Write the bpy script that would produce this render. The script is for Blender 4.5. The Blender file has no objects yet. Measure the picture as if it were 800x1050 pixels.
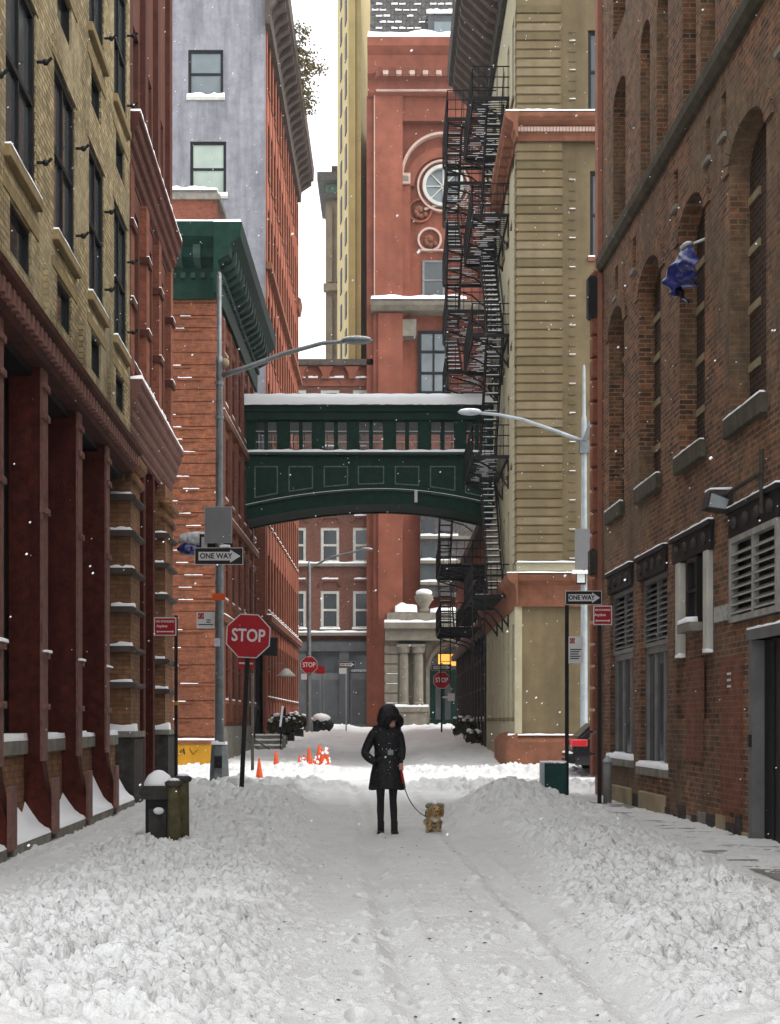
import bpy, bmesh, math, random
import numpy as np
from mathutils import Vector, Matrix
random.seed(7); rng = np.random.default_rng(7)
SC = bpy.context.scene; COL = SC.collection
R = math.radians; PI = math.pi
# ------------------------------------------------------------------ camera
F = 1517.0; HZ = 740.0; CAMH = 1.46
cd = bpy.data.cameras.new('camera'); cam = bpy.data.objects.new('camera', cd); COL.objects.link(cam)
cam.location = (0, 0, CAMH); cam.rotation_euler = (R(90), 0, 0)
cd.sensor_fit = 'HORIZONTAL'; cd.sensor_width = 36; cd.lens = 36*F/800; cd.shift_x = 0; cd.shift_y = (HZ-525)/800
cd.clip_start = .1; cd.clip_end = 2000; SC.camera = cam
# ------------------------------------------------------------------ world, sun, exposure
W = bpy.data.worlds.new('World'); SC.world = W; W.use_nodes = True
nt = W.node_tree; nt.nodes.clear()
sky = nt.nodes.new('ShaderNodeTexSky'); sky.sky_type = 'NISHITA'; sky.sun_disc = False
SUN_DIR = Vector((.90, -.42, .98)).normalized()                    # towards the sun: down the cross street from the right
sky.sun_elevation = math.asin(SUN_DIR.z); sky.sun_rotation = math.atan2(SUN_DIR.x, SUN_DIR.y); sky.dust_density = 6; sky.air_density = 1.0
hs = nt.nodes.new('ShaderNodeHueSaturation'); hs.inputs['Saturation'].default_value = .1
mx = nt.nodes.new('ShaderNodeMix'); mx.data_type = 'RGBA'; mx.inputs[0].default_value = .72
mx.inputs[7].default_value = (9.2, 9.35, 9.6, 1)                  # the even cloud layer
bg = nt.nodes.new('ShaderNodeBackground'); bg.inputs['Strength'].default_value = .1
wo = nt.nodes.new('ShaderNodeOutputWorld')
nt.links.new(sky.outputs[0], hs.inputs['Color']); nt.links.new(hs.outputs[0], mx.inputs[6])
nt.links.new(mx.outputs[2], bg.inputs['Color']); nt.links.new(bg.outputs[0], wo.inputs['Surface'])
sd = bpy.data.lights.new('sun', 'SUN'); sd.energy = .55; sd.angle = R(10); sd.color = (1, .96, .9)
so = bpy.data.objects.new('sun', sd); COL.objects.link(so)
so.rotation_euler = SUN_DIR.to_track_quat('Z', 'Y').to_euler()
SC.view_settings.view_transform = 'Standard'; SC.view_settings.look = 'None'
SC.view_settings.exposure = 1.36; SC.view_settings.gamma = 1
SC.cycles.max_bounces = 6; SC.cycles.diffuse_bounces = 4

# ------------------------------------------------------------------ materials
MATS = {}
def nodes(name):
    m = bpy.data.materials.new(name); m.use_nodes = True; t = m.node_tree; t.nodes.clear()
    o = t.nodes.new('ShaderNodeOutputMaterial'); b = t.nodes.new('ShaderNodeBsdfPrincipled')
    t.links.new(b.outputs[0], o.inputs[0]); MATS[name] = m
    return m, t, b
def nz(t, vec, scale, detail=4, rough=.6):
    n = t.nodes.new('ShaderNodeTexNoise'); n.inputs['Scale'].default_value = scale
    n.inputs['Detail'].default_value = detail; n.inputs['Roughness'].default_value = rough
    if vec: t.links.new(vec, n.inputs['Vector'])
    return n.outputs['Fac']
def mapr(t, v, a, b, c, d):
    n = t.nodes.new('ShaderNodeMapRange'); n.inputs[1].default_value = a; n.inputs[2].default_value = b
    n.inputs[3].default_value = c; n.inputs[4].default_value = d; t.links.new(v, n.inputs[0]); return n.outputs[0]
def mixc(t, f, a, b, mode='MIX'):
    n = t.nodes.new('ShaderNodeMix'); n.data_type = 'RGBA'; n.blend_type = mode
    for s, v in ((0, f), (6, a), (7, b)):
        if hasattr(v, 'is_linked') or hasattr(v, 'links'): t.links.new(v, n.inputs[s])
        else: n.inputs[s].default_value = v if s == 0 else (*v, 1) if len(v) == 3 else v
    return n.outputs[2]
def streakvec(t, oc, sc=(1, 1, .12)):
    m = t.nodes.new('ShaderNodeMapping'); m.inputs['Scale'].default_value = sc; t.links.new(oc, m.inputs[0]); return m.outputs[0]
def bump(t, b, h, s, d=.02):
    n = t.nodes.new('ShaderNodeBump'); n.inputs['Strength'].default_value = s; n.inputs['Distance'].default_value = d
    t.links.new(h, n.inputs['Height']); t.links.new(n.outputs[0], b.inputs['Normal'])
def mat(name, col, rough=.8, var=.25, ns=3, bs=40, bp=.3, metal=0, spec=.2, stain=.35):
    m, t, b = nodes(name); oc = t.nodes.new('ShaderNodeTexCoord').outputs['Object']
    lo = tuple(c*(1-var) for c in col); hi = tuple(min(1, c*(1+var)) for c in col)
    c = mixc(t, mapr(t, nz(t, oc, ns, 6, .65), .3, .7, 0, 1), lo, hi)
    if stain:
        s = mapr(t, nz(t, streakvec(t, oc), ns*.7, 5), .42, .75, 0, stain)
        c = mixc(t, s, c, tuple(x*.35 for x in col))
    t.links.new(c, b.inputs['Base Color']); b.inputs['Roughness'].default_value = rough
    b.inputs['Metallic'].default_value = metal; b.inputs['Specular IOR Level'].default_value = spec
    if bp: bump(t, b, nz(t, oc, bs, 3), bp, .01)
    return m
def brick(name, c1, c2, mo, bw=.215, bh=.075, ms=.009, stain=.5, stc=(.03, .022, .016), var=.4, bp=.7, patch=None):
    m, t, b = nodes(name); tc = t.nodes.new('ShaderNodeTexCoord'); oc = tc.outputs['Object']
    sp = t.nodes.new('ShaderNodeSeparateXYZ'); t.links.new(oc, sp.inputs[0])
    sn = t.nodes.new('ShaderNodeSeparateXYZ'); t.links.new(tc.outputs['Normal'], sn.inputs[0])
    ab = t.nodes.new('ShaderNodeMath'); ab.operation = 'ABSOLUTE'; t.links.new(sn.outputs[0], ab.inputs[0])
    gt = t.nodes.new('ShaderNodeMath'); gt.operation = 'GREATER_THAN'; gt.inputs[1].default_value = .6; t.links.new(ab.outputs[0], gt.inputs[0])
    mu = t.nodes.new('ShaderNodeMix'); t.links.new(gt.outputs[0], mu.inputs[0]); t.links.new(sp.outputs[0], mu.inputs[2]); t.links.new(sp.outputs[1], mu.inputs[3])
    cb = t.nodes.new('ShaderNodeCombineXYZ'); t.links.new(mu.outputs[0], cb.inputs[0]); t.links.new(sp.outputs[2], cb.inputs[1])
    br = t.nodes.new('ShaderNodeTexBrick'); t.links.new(cb.outputs[0], br.inputs['Vector'])
    br.inputs['Scale'].default_value = 1; br.inputs['Brick Width'].default_value = bw; br.inputs['Row Height'].default_value = bh
    br.inputs['Mortar Size'].default_value = ms; br.inputs['Mortar Smooth'].default_value = .2; br.inputs['Bias'].default_value = -.1
    br.inputs['Color1'].default_value = (*c1, 1); br.inputs['Color2'].default_value = (*c2, 1); br.inputs['Mortar'].default_value = (*mo, 1)
    c = br.outputs['Color']
    if patch: c = mixc(t, mapr(t, nz(t, oc, .45, 4), .48, .6, 0, .75), c, patch, 'MIX')
    v = mapr(t, nz(t, oc, 6, 5, .7), .25, .75, 1-var, 1+var)
    vm = t.nodes.new('ShaderNodeCombineColor'); [t.links.new(v, vm.inputs[i]) for i in range(3)]
    c = mixc(t, 1.0, c, vm.outputs[0], 'MULTIPLY')
    s1 = mapr(t, nz(t, streakvec(t, oc, (1, 1, .25)), .9, 6, .65), .45, .72, 0, stain)
    c = mixc(t, s1, c, stc)
    s2 = mapr(t, nz(t, oc, 14, 3, .7), .6, .72, 0, stain*.7)
    c = mixc(t, s2, c, stc)
    t.links.new(c, b.inputs['Base Color']); b.inputs['Roughness'].default_value = .85; b.inputs['Specular IOR Level'].default_value = .25
    h = t.nodes.new('ShaderNodeMath'); h.operation = 'SUBTRACT'; t.links.new(nz(t, oc, 25, 3), h.inputs[0]); t.links.new(br.outputs['Fac'], h.inputs[1])
    bump(t, b, h.outputs[0], bp, .012)
    return m
def glass(name, col, rough=.08, spec=.45):
    m, t, b = nodes(name); oc = t.nodes.new('ShaderNodeTexCoord').outputs['Object']
    c = mixc(t, mapr(t, nz(t, oc, .5, 2), .3, .7, 0, 1), tuple(x*.75 for x in col), tuple(x*1.3 for x in col))
    t.links.new(c, b.inputs['Base Color']); b.inputs['Roughness'].default_value = rough; b.inputs['Specular IOR Level'].default_value = spec
    bump(t, b, nz(t, oc, 1.5, 2), .08, .02)
    return m
yellow_brick = brick('yellow_brick', (.42, .335, .175), (.19, .145, .075), (.11, .088, .055), stain=.85, stc=(.075, .06, .038), patch=(.33, .275, .165), var=.5)
ochre_stone = mat('ochre_stone', (.24, .18, .09), stain=.4)
red_iron = mat('red_iron', (.066, .0135, .009), rough=.6, spec=.1, var=.55, ns=8, bp=.6, stain=.7)
red_edge = mat('red_edge', (.18, .085, .07), rough=.55, var=.4, ns=9, stain=.3)  # paler than the iron: highlights on the front edges painted in
maroon = mat('maroon', (.08, .027, .019), var=.35, ns=4)
brown_brick = brick('brown_brick', (.23, .096, .046), (.055, .029, .019), (.22, .17, .115), stain=.6, var=.55, patch=(.15, .105, .064))
infill_brick = brick('infill_brick', (.052, .025, .017), (.022, .013, .010), (.085, .065, .045), stain=.6)  # recess shade put into the brick colour, far darker than the wall
red_patch_brick = brick('red_patch_brick', (.20, .062, .034), (.14, .042, .026), (.14, .1, .07), stain=.3)
pier_brick = brick('pier_brick', (.27, .125, .055), (.17, .078, .036), (.12, .085, .055), stain=.45)
corner_brick = brick('corner_brick', (.25, .078, .034), (.15, .047, .024), (.17, .085, .052), stain=.6, var=.5, stc=(.10, .035, .02))
dark_red_brick = brick('dark_red_brick', (.23, .068, .037), (.16, .046, .028), (.15, .085, .06), stain=.5, stc=(.05, .02, .015))
far_brick = brick('far_brick', (.19, .075, .05), (.14, .055, .038), (.14, .09, .07), stain=.3)
tower_red = mat('tower_red', (.245, .080, .048), var=.24, ns=.9, bs=20, stain=.5)
tower_trim = mat('tower_trim', (.50, .36, .3), var=.15)
lavender = mat('lavender', (.25, .25, .278), var=.2, ns=2.6, bs=15, bp=.4, stain=.75)
crack_dark = mat('crack_dark', (.16, .155, .17), stain=0)
olive = mat('olive', (.158, .121, .066), var=.2, ns=1.6, bs=25, stain=.55)
olive_pale = mat('olive_pale', (.18, .142, .084), var=.2, ns=2, bs=25, stain=.5); olive_deep = mat('olive_deep', (.118, .092, .047), var=.22, ns=2, bs=25, stain=.6)
olive_light = mat('olive_light', (.36, .325, .22), var=.12, ns=2, stain=.2)
rust_stone = mat('rust_stone', (.19, .078, .045), var=.3, ns=3, stain=.4)
quoin_red = mat('quoin_red', (.23, .085, .052), var=.3, ns=4, stain=.3)
green_iron = mat('green_iron', (.0065, .029, .020), rough=.6, spec=.1, var=.35, ns=4, stain=.2)
panel_trim = mat('panel_trim', (.11, .14, .125), var=.5, ns=12, stain=0)
green_trim = mat('green_trim', (.022, .048, .04), rough=.6, var=.3, stain=.1)
black_iron = mat('black_iron', (.012, .012, .013), rough=.6, var=.3, bp=.2, stain=0)
soot_iron = mat('soot_iron', (.05, .045, .04), rough=.8, var=.5, ns=6, stain=.3)
mid_frame = mat('mid_frame', (.30, .295, .27), rough=.55, var=.3, ns=6, stain=.4)
black_frame = mat('black_frame', (.009, .010, .011), rough=.5, var=.3, stain=0)
grey_frame = mat('grey_frame', (.19, .19, .185), rough=.5, var=.25, stain=.3)
white_frame = mat('white_frame', (.5, .49, .44), rough=.6, var=.15, stain=.3)
grey_stone = mat('grey_stone', (.22, .205, .175), var=.3, ns=4, stain=.5)
moss_stone = mat('moss_stone', (.075, .065, .045), var=.4, ns=5, stain=.5)
cream_stone = mat('cream_stone', (.21, .19, .15), var=.22, ns=2, stain=.4)
beige_stone = mat('beige_stone', (.30, .24, .15), var=.2, stain=.3)
grey_front = mat('grey_front', (.085, .088, .092), rough=.6, var=.2, ns=2, stain=.3)
grey_door = mat('grey_door', (.135, .138, .142), rough=.55, var=.15, stain=.3)
yellow_wall = mat('yellow_wall', (.40, .32, .15), var=.1, ns=.5, stain=.15)
yellow_trim = mat('yellow_render', (.45, .35, .15), var=.12, ns=.5, stain=.15)  # slightly lighter yellow for the corner strip
tan_stone = mat('tan_stone', (.22, .18, .135), var=.2, ns=1, stain=.3)
teal_copper = mat('teal_copper', (.12, .19, .16), var=.3)
slate = mat('slate', (.10, .095, .09), var=.5, ns=5, stain=.3)
brown_cornice = mat('brown_cornice', (.085, .066, .055), var=.35, ns=3, stain=.4)
steel = mat('steel', (.19, .205, .21), rough=.5, var=.25, ns=6, metal=.5, stain=.2)
pale_steel = mat('pale_steel', (.30, .33, .345), rough=.5, var=.2, metal=.2, stain=.1)
sign_white = mat('sign_white', (.6, .6, .59), rough=.5, var=.06, bp=0, stain=0)
sign_red = mat('sign_red', (.33, .006, .012), rough=.45, var=.12, bp=0, stain=0)
sign_black = mat('sign_black', (.012, .012, .012), rough=.5, var=.1, bp=0, stain=0)
sign_back = mat('sign_back', (.18, .182, .188), rough=.5, var=.1, metal=.4, stain=.15)
orange_cone = mat('orange_cone', (.55, .075, .018), rough=.55, var=.15, stain=.1)
box_green = mat('box_green', (.008, .05, .045), rough=.5, var=.25, stain=.2)
yellow_paint = mat('yellow_paint', (.42, .21, .015), var=.15, ns=3, stain=.15)
blue_plastic = mat('blue_plastic', (.010, .018, .14), rough=.25, var=.35, ns=7, spec=.7, stain=0)
grey_plastic = mat('grey_plastic', (.5, .52, .55), rough=.4, var=.4, ns=9, stain=0)
wood_moss = mat('wood_moss', (.085, .075, .035), var=.5, ns=7, bp=.8, bs=25, stain=.5)
coat_black = mat('coat_black', (.0125, .0125, .0145), rough=.6, var=.85, ns=26, bp=.6, bs=60, stain=0)
legging = mat('legging', (.016, .015, .017), rough=.8, var=.3, stain=0)
boot_black = mat('boot_black', (.014, .013, .013), rough=.45, var=.3, stain=0)
fur_black = mat('fur_black', (.010, .010, .011), rough=.9, var=.5, ns=40, stain=0)
skin_m = mat('skin', (.36, .20, .14), rough=.55, var=.08, bp=0, stain=0)
hair_m = mat('hair', (.03, .018, .012), rough=.6, stain=0)
lip_m = mat('lip', (.35, .10, .09), rough=.5, bp=0, stain=0)
dog_fur = mat('dog_fur', (.50, .37, .21), rough=.9, var=.35, ns=14, bs=90, bp=.8, stain=0)
dog_dark = mat('dog_dark', (.26, .14, .06), rough=.9, var=.4, ns=20, stain=0)
dog_coat = mat('dog_coat', (.20, .23, .15), rough=.8, var=.4, ns=14, stain=0)
leash_red = mat('leash_red', (.4, .02, .02), rough=.6, stain=0)
leash_m = mat('leash_grey', (.10, .09, .08), rough=.7, stain=0)
car_paint = mat('car_paint', (.008, .009, .012), rough=.15, var=.2, bp=0, spec=.8, stain=0)
rubber = mat('rubber', (.015, .015, .015), rough=.9, stain=0)
tail_red = mat('tail_red', (.5, .02, .03), rough=.15, var=.2, bp=0, spec=.8, stain=0)
shrub_m = mat('shrub_leaf', (.05, .048, .025), rough=.8, var=.5, ns=8, stain=0)
twig_m = mat('twig', (.09, .07, .045), rough=.9, stain=0)
straw_leaf = mat('straw_leaf', (.20, .17, .06), rough=.9, var=.4, ns=5, stain=0)
glass_dark = glass('glass_dark', (.02, .024, .026))
glass_grey = glass('glass_grey', (.14, .17, .18), .12)
glass_green = glass('glass_green', (.30, .36, .31), .2, .5)
glass_mid = glass('glass_mid', (.06, .07, .075), .1)
def snowmat(name, base, dirt_shade, dscale=1.3, lo=.48, hi=.75, amt=.6, bp=.7):
    m, t, b = nodes(name); oc = t.nodes.new('ShaderNodeTexCoord').outputs['Object']
    c = mixc(t, mapr(t, nz(t, oc, dscale, 6, .7), lo, hi, 0, amt), base, dirt_shade)
    c = mixc(t, mapr(t, nz(t, oc, 17, 4, .7), .58, .75, 0, amt*.6), c, dirt_shade)  # fine grey specks: dirt, plus shade of the pits put into the colour
    c = mixc(t, mapr(t, nz(t, oc, 42, 3, .75), .57, .70, 0, amt*.7), c, dirt_shade); t.links.new(c, b.inputs['Base Color']); b.inputs['Roughness'].default_value = .75; b.inputs['Specular IOR Level'].default_value = .25
    ad = t.nodes.new('ShaderNodeMath'); t.links.new(nz(t, oc, 22, 4, .7), ad.inputs[0]); t.links.new(nz(t, oc, 70, 3, .7), ad.inputs[1])
    bump(t, b, ad.outputs[0], bp, .03)
    return m
snow_clean = snowmat('snow_clean', (.86, .87, .88), (.75, .76, .78), amt=.3, bp=.3)
def snow_lane(m):
    t = m.node_tree; b = [n for n in t.nodes if n.type == 'BSDF_PRINCIPLED'][0]; a = t.nodes.new('ShaderNodeAttribute'); a.attribute_name = 'packed'
    l = b.inputs['Base Color'].links[0].from_socket; oc = t.nodes.new('ShaderNodeTexCoord').outputs['Object']
    f = t.nodes.new('ShaderNodeMath'); f.operation = 'MULTIPLY'; t.links.new(a.outputs['Fac'], f.inputs[0]); t.links.new(mapr(t, nz(t, streakvec(t, oc, (1, .5, 1)), 1.6, 6, .7), .25, .7, .15, .75), f.inputs[1])
    t.links.new(mixc(t, f.outputs[0], l, (.63, .625, .605)), b.inputs['Base Color']); return m
snow_street = snowmat('snow_street', (.79, .79, .775), (.47, .46, .44), amt=.5); snow_lane(snow_street)
asphalt = mat('asphalt', (.05, .05, .052), ns=8, stain=.2)
m_, t_, b_ = nodes('thin_glass')
tr = t_.nodes.new('ShaderNodeBsdfTransparent'); ms_ = t_.nodes.new('ShaderNodeMixShader'); ms_.inputs[0].default_value = .2
b_.inputs['Base Color'].default_value = (.1, .12, .12, 1); b_.inputs['Roughness'].default_value = .08
t_.links.new(tr.outputs[0], ms_.inputs[1]); t_.links.new(b_.outputs[0], ms_.inputs[2])
t_.links.new(ms_.outputs[0], [n for n in t_.nodes if n.type == 'OUTPUT_MATERIAL'][0].inputs[0]); thin_glass = m_
m_, t_, b_ = nodes('lamp_glow'); b_.inputs['Base Color'].default_value = (.9, .5, .1, 1)
b_.inputs['Emission Color'].default_value = (1, .45, .08, 1); b_.inputs['Emission Strength'].default_value = .35; lamp_glow = m_

# ------------------------------------------------------------------ mesh helpers
BASE = {}
class MB:
    def __init__(s): s.v = []; s.f = []
    def add(s, vs, fs):
        n = len(s.v); s.v += [tuple(p) for p in vs]; s.f += [tuple(n+i for i in f) for f in fs]; return s
    def box(s, x0, x1, y0, y1, z0, z1):
        x0, x1 = sorted((x0, x1)); y0, y1 = sorted((y0, y1)); z0, z1 = sorted((z0, z1))
        return s.add([(x0,y0,z0),(x1,y0,z0),(x1,y1,z0),(x0,y1,z0),(x0,y0,z1),(x1,y0,z1),(x1,y1,z1),(x0,y1,z1)],
                     [(0,3,2,1),(4,5,6,7),(0,1,5,4),(1,2,6,5),(2,3,7,6),(3,0,4,7)])
    def prism(s, poly, ax, a, b):
        n = len(poly); k = {'x': lambda p, t: (t, p[0], p[1]), 'y': lambda p, t: (p[0], t, p[1]), 'z': lambda p, t: (p[0], p[1], t)}[ax]
        vs = [k(p, a) for p in poly] + [k(p, b) for p in poly]
        return s.add(vs, [tuple(range(n)), tuple(range(2*n-1, n-1, -1))] + [(i, (i+1) % n, n+(i+1) % n, n+i) for i in range(n)])
    def tube(s, path, r, n=8, cap=True):
        P = [Vector(p) for p in path]; rs = r if hasattr(r, '__len__') else [r]*len(P); vs = []; fs = []
        for i, p in enumerate(P):
            d = (P[min(i+1, len(P)-1)]-P[max(i-1, 0)]).normalized()
            a = d.cross(Vector((0, 0, 1)) if abs(d.z) < .95 else Vector((1, 0, 0))).normalized(); b = d.cross(a)
            for j in range(n): vs.append(p+(a*math.cos(2*PI*j/n)+b*math.sin(2*PI*j/n))*rs[i])
        for i in range(len(P)-1):
            for j in range(n): fs.append((i*n+j, i*n+(j+1) % n, (i+1)*n+(j+1) % n, (i+1)*n+j))
        if cap: fs += [tuple(range(n))[::-1], tuple(range((len(P)-1)*n, len(P)*n))]
        return s.add(vs, fs)
    def bar(s, p, q, w, h=None):                                    # rectangular bar between two points
        p = Vector(p); q = Vector(q); h = h or w; d = (q-p).normalized()
        a = d.cross(Vector((0, 0, 1)) if abs(d.z) < .95 else Vector((0, 1, 0))).normalized(); b = d.cross(a)
        vs = [o+a*i*w/2+b*j*h/2 for o in (p, q) for i, j in ((-1,-1),(1,-1),(1,1),(-1,1))]
        return s.add(vs, [(0,1,2,3),(7,6,5,4),(0,4,5,1),(1,5,6,2),(2,6,7,3),(3,7,4,0)])
    def lathe(s, prof, c=(0, 0, 0), n=16, ex=1, ey=1):
        vs = [(c[0]+r*ex*math.cos(2*PI*j/n), c[1]+r*ey*math.sin(2*PI*j/n), c[2]+z) for r, z in prof for j in range(n)]
        fs = [(i*n+j, i*n+(j+1) % n, (i+1)*n+(j+1) % n, (i+1)*n+j) for i in range(len(prof)-1) for j in range(n)]
        return s.add(vs, fs+[tuple(range(n))[::-1], tuple(range((len(prof)-1)*n, len(prof)*n))])
    def ball(s, c, rx, ry=None, rz=None, n=10, m=7, jit=0):
        ry = ry or rx; rz = rz or rx; vs = []
        for i in range(m+1):
            th = PI*i/m
            for j in range(n):
                k = 1+random.uniform(-jit, jit)
                vs.append((c[0]+rx*k*math.sin(th)*math.cos(2*PI*j/n), c[1]+ry*k*math.sin(th)*math.sin(2*PI*j/n), c[2]+rz*k*math.cos(th)))
        return s.add(vs, [(i*n+j, (i+1)*n+j, (i+1)*n+(j+1) % n, i*n+(j+1) % n) for i in range(m) for j in range(n)])
    def snow(s, x0, x1, y0, y1, z, h, step=.18, jit=.35):           # a soft heap on a ledge
        x0, x1 = sorted((x0, x1)); y0, y1 = sorted((y0, y1))
        nx = max(3, min(40, int((x1-x0)/step)+2)); ny = max(3, min(40, int((y1-y0)/step)+2)); vs = []; fs = []
        for i in range(nx+1):
            for j in range(ny+1):
                u = i/nx; v = j/ny; e = min(u, 1-u, v, 1-v)
                hh = 0 if e == 0 else h*(1+random.uniform(-jit, jit))*(.75 if min(i, nx-i, j, ny-j) == 1 else 1)
                uu = u if 0 < i < nx else u; vs.append((x0+(x1-x0)*(uu if 1 < i < nx-1 or i in (0, nx) else (.1/ nx if i == 1 else 1-.1/nx)),
                    y0+(y1-y0)*(v if 1 < j < ny-1 or j in (0, ny) else (.1/ny if j == 1 else 1-.1/ny)), z+.001+hh))
        for i in range(nx):
            for j in range(ny): a = i*(ny+1)+j; fs.append((a, a+ny+1, a+ny+2, a+1))
        return s.add(vs, fs)
    def wall(s, fc, c, u0, u1, z0, z1, holes=(), d=.3):             # wall sheet with openings and reveals; hole = (ua, ub, za, zb[, rise])
        P = {'x+': lambda u, w, z: (c-w, u, z), 'x-': lambda u, w, z: (c+w, u, z), 'y-': lambda u, w, z: (u, c+w, z)}[fc]
        us = sorted({u0, u1, *[k for h in holes for k in h[:2]]}); zs = sorted({z0, z1, *[k for h in holes for k in (h[2], h[3])]})
        us = [k for k in us if u0 <= k <= u1]; zs = [k for k in zs if z0 <= k <= z1]
        for a, b in zip(us, us[1:]):
            for e, g in zip(zs, zs[1:]):
                mu, mz = (a+b)/2, (e+g)/2
                if any(h[0] < mu < h[1] and h[2] < mz < h[3] for h in holes): continue
                s.add([P(a,0,e), P(b,0,e), P(b,0,g), P(a,0,g)], [(0,1,2,3)])
        for h in holes:
            a, b, e, g = h[:4]; rise = h[4] if len(h) > 4 else 0; ds = d
            s.add([P(a,0,e),P(a,ds,e),P(a,ds,g-rise),P(a,0,g-rise)], [(0,1,2,3)]); s.add([P(b,0,e),P(b,ds,e),P(b,ds,g-rise),P(b,0,g-rise)], [(0,1,2,3)])
            s.add([P(a,0,e),P(b,0,e),P(b,ds,e),P(a,ds,e)], [(0,1,2,3)])
            if not rise: s.add([P(a,0,g),P(b,0,g),P(b,ds,g),P(a,ds,g)], [(0,1,2,3)])
            else:
                n = 12; hw = (b-a)/2; cx = (a+b)/2
                pts = [(cx-hw*math.cos(PI*i/n), g-rise+rise*math.sin(PI*i/n)) for i in range(n+1)]
                for p, q in zip(pts, pts[1:]):
                    s.add([P(p[0],0,p[1]),P(q[0],0,q[1]),P(q[0],ds,q[1]),P(p[0],ds,p[1])], [(0,1,2,3)])
                    s.add([P(p[0],0,p[1]),P(q[0],0,q[1]),P(q[0],0,g),P(p[0],0,g)], [(0,1,2,3)])
        return s
    def data(s, name, m, smooth=False, bev=0, base=(0, 0, 0)):
        me = bpy.data.meshes.new(name)
        me.from_pydata([(p[0]-base[0], p[1]-base[1], p[2]-base[2]) for p in s.v], [], s.f)
        if bev:
            bm = bmesh.new(); bm.from_mesh(me); bmesh.ops.bevel(bm, geom=bm.edges[:], offset=bev, segments=2 if bev > .02 else 1, affect='EDGES', clamp_overlap=True); bm.to_mesh(me); bm.free()
        me.materials.append(m)
        if smooth: me.polygons.foreach_set('use_smooth', [True]*len(me.polygons))
        return me
    def build(s, name, m, parent=None, label=None, smooth=False, bev=0, kind=None):
        b = BASE.get(parent.name, (0, 0, 0)) if parent else (0, 0, 0)
        o = bpy.data.objects.new(name, s.data(name, m, smooth, bev, b)); COL.objects.link(o)
        if parent: o.parent = parent; BASE[o.name] = b
        if label: o['label'] = label
        if kind: o['kind'] = kind
        return o
def tag(o, label, cat, group=None):
    o['label'] = label; o['category'] = cat
    if group: o['group'] = group
    return o
TH = math.atan(.0376)
def fS(x, y): return (x*math.cos(TH)-y*math.sin(TH), x*math.sin(TH)+y*math.cos(TH))
def thing(name, label, cat, base=(0, 0, 0), south=False, group=None, local=False, rz=0):
    """Empty at base; parts are given in street-frame metres (or in local metres with local=True)."""
    o = bpy.data.objects.new(name, None); COL.objects.link(o); o.empty_display_size = .3
    if south: o.location = (*fS(base[0], base[1]), base[2]); o.rotation_euler = (0, 0, TH)
    else: o.location = base; o.rotation_euler = (0, 0, rz)
    BASE[o.name] = (0, 0, 0) if local else base
    return tag(o, label, cat, group)
def put(me, name, parent, loc=(0, 0, 0), rot=0, raw=False):
    o = bpy.data.objects.new(name, me); COL.objects.link(o); o.parent = parent
    b = (0, 0, 0) if raw else BASE.get(parent.name, (0, 0, 0))
    o.location = (loc[0]-b[0], loc[1]-b[1], loc[2]-b[2]); o.rotation_euler = (0, 0, rot); return o
ROT = {'x+': PI/2, 'x-': -PI/2, 'y-': 0}
WC = {}
def win(parent, fc, x, y, z, w, h, fm, pm, nx=1, nz_=2, t=.06, sill=None, snow=0, rec=.12, label=None, lintel=None, pz=0, name='window'):
    key = (round(w, 2), round(h, 2), fm.name, pm.name, nx, nz_, t, sill.name if sill else 0, snow, rec, lintel.name if lintel else 0)
    if key not in WC:
        f = MB(); a, b = rec-.03, rec+.05
        f.box(-w/2, -w/2+t, a, b, 0, h).box(w/2-t, w/2, a, b, 0, h).box(-w/2+t, w/2-t, a, b, 0, t).box(-w/2+t, w/2-t, a, b, h-t, h)
        for i in range(1, nx): f.box(-w/2+w*i/nx-t*.3, -w/2+w*i/nx+t*.3, a+.012, b-.01, t, h-t)
        for i in range(1, nz_): f.box(-w/2+t, w/2-t, a+.006, b-.012, h*i/nz_-t*.4, h*i/nz_+t*.4)
        L = [(None, f.data(name, fm))]
        p = MB().box(-w/2+t*.5, w/2-t*.5, rec+.02, rec+.03, t*.5, h-t*.5); L.append(('pane', p.data('pane', pm)))
        if sill: L.append(('sill', MB().box(-w/2-.08, w/2+.08, -.07, rec+.04, -.13, -.003).data('sill', sill, bev=.01)))
        if snow: L.append(('snow', MB().snow(-w/2-.07, w/2+.07, -.07, rec-.03, 0, snow).data('snow', snow_clean, True)))
        if lintel: L.append(('lintel', MB().box(-w/2-.12, w/2+.12, -.05, rec-.01, h+.003, h+.2).data('lintel', lintel, bev=.01)))
        WC[key] = L
    L = WC[key]; o = put(L[0][1], name, parent, (x, y, z), ROT[fc])
    for n, me in L[1:]: put(me, n, o, raw=True)
    if label: o['label'] = label
    return o
DG = None
def text(s, size, m, parent, loc, name='lettering', sx=1, bold=0, rot=(R(90), 0, 0)):
    c = bpy.data.curves.new(name, 'FONT'); c.body = s; c.size = size; c.align_x = 'CENTER'; c.align_y = 'CENTER'; c.extrude = .003; c.offset = bold; c.resolution_u = 3
    o = bpy.data.objects.new('tmp', c); COL.objects.link(o)
    me = bpy.data.meshes.new_from_object(o.evaluated_get(bpy.context.evaluated_depsgraph_get())); bpy.data.objects.remove(o); bpy.data.curves.remove(c)
    me.materials.clear(); me.materials.append(m); me.name = name
    q = bpy.data.objects.new(name, me); COL.objects.link(q); q.parent = parent; q.location = loc; q.rotation_euler = rot; q.scale = (sx, 1, 1); return q
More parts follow.
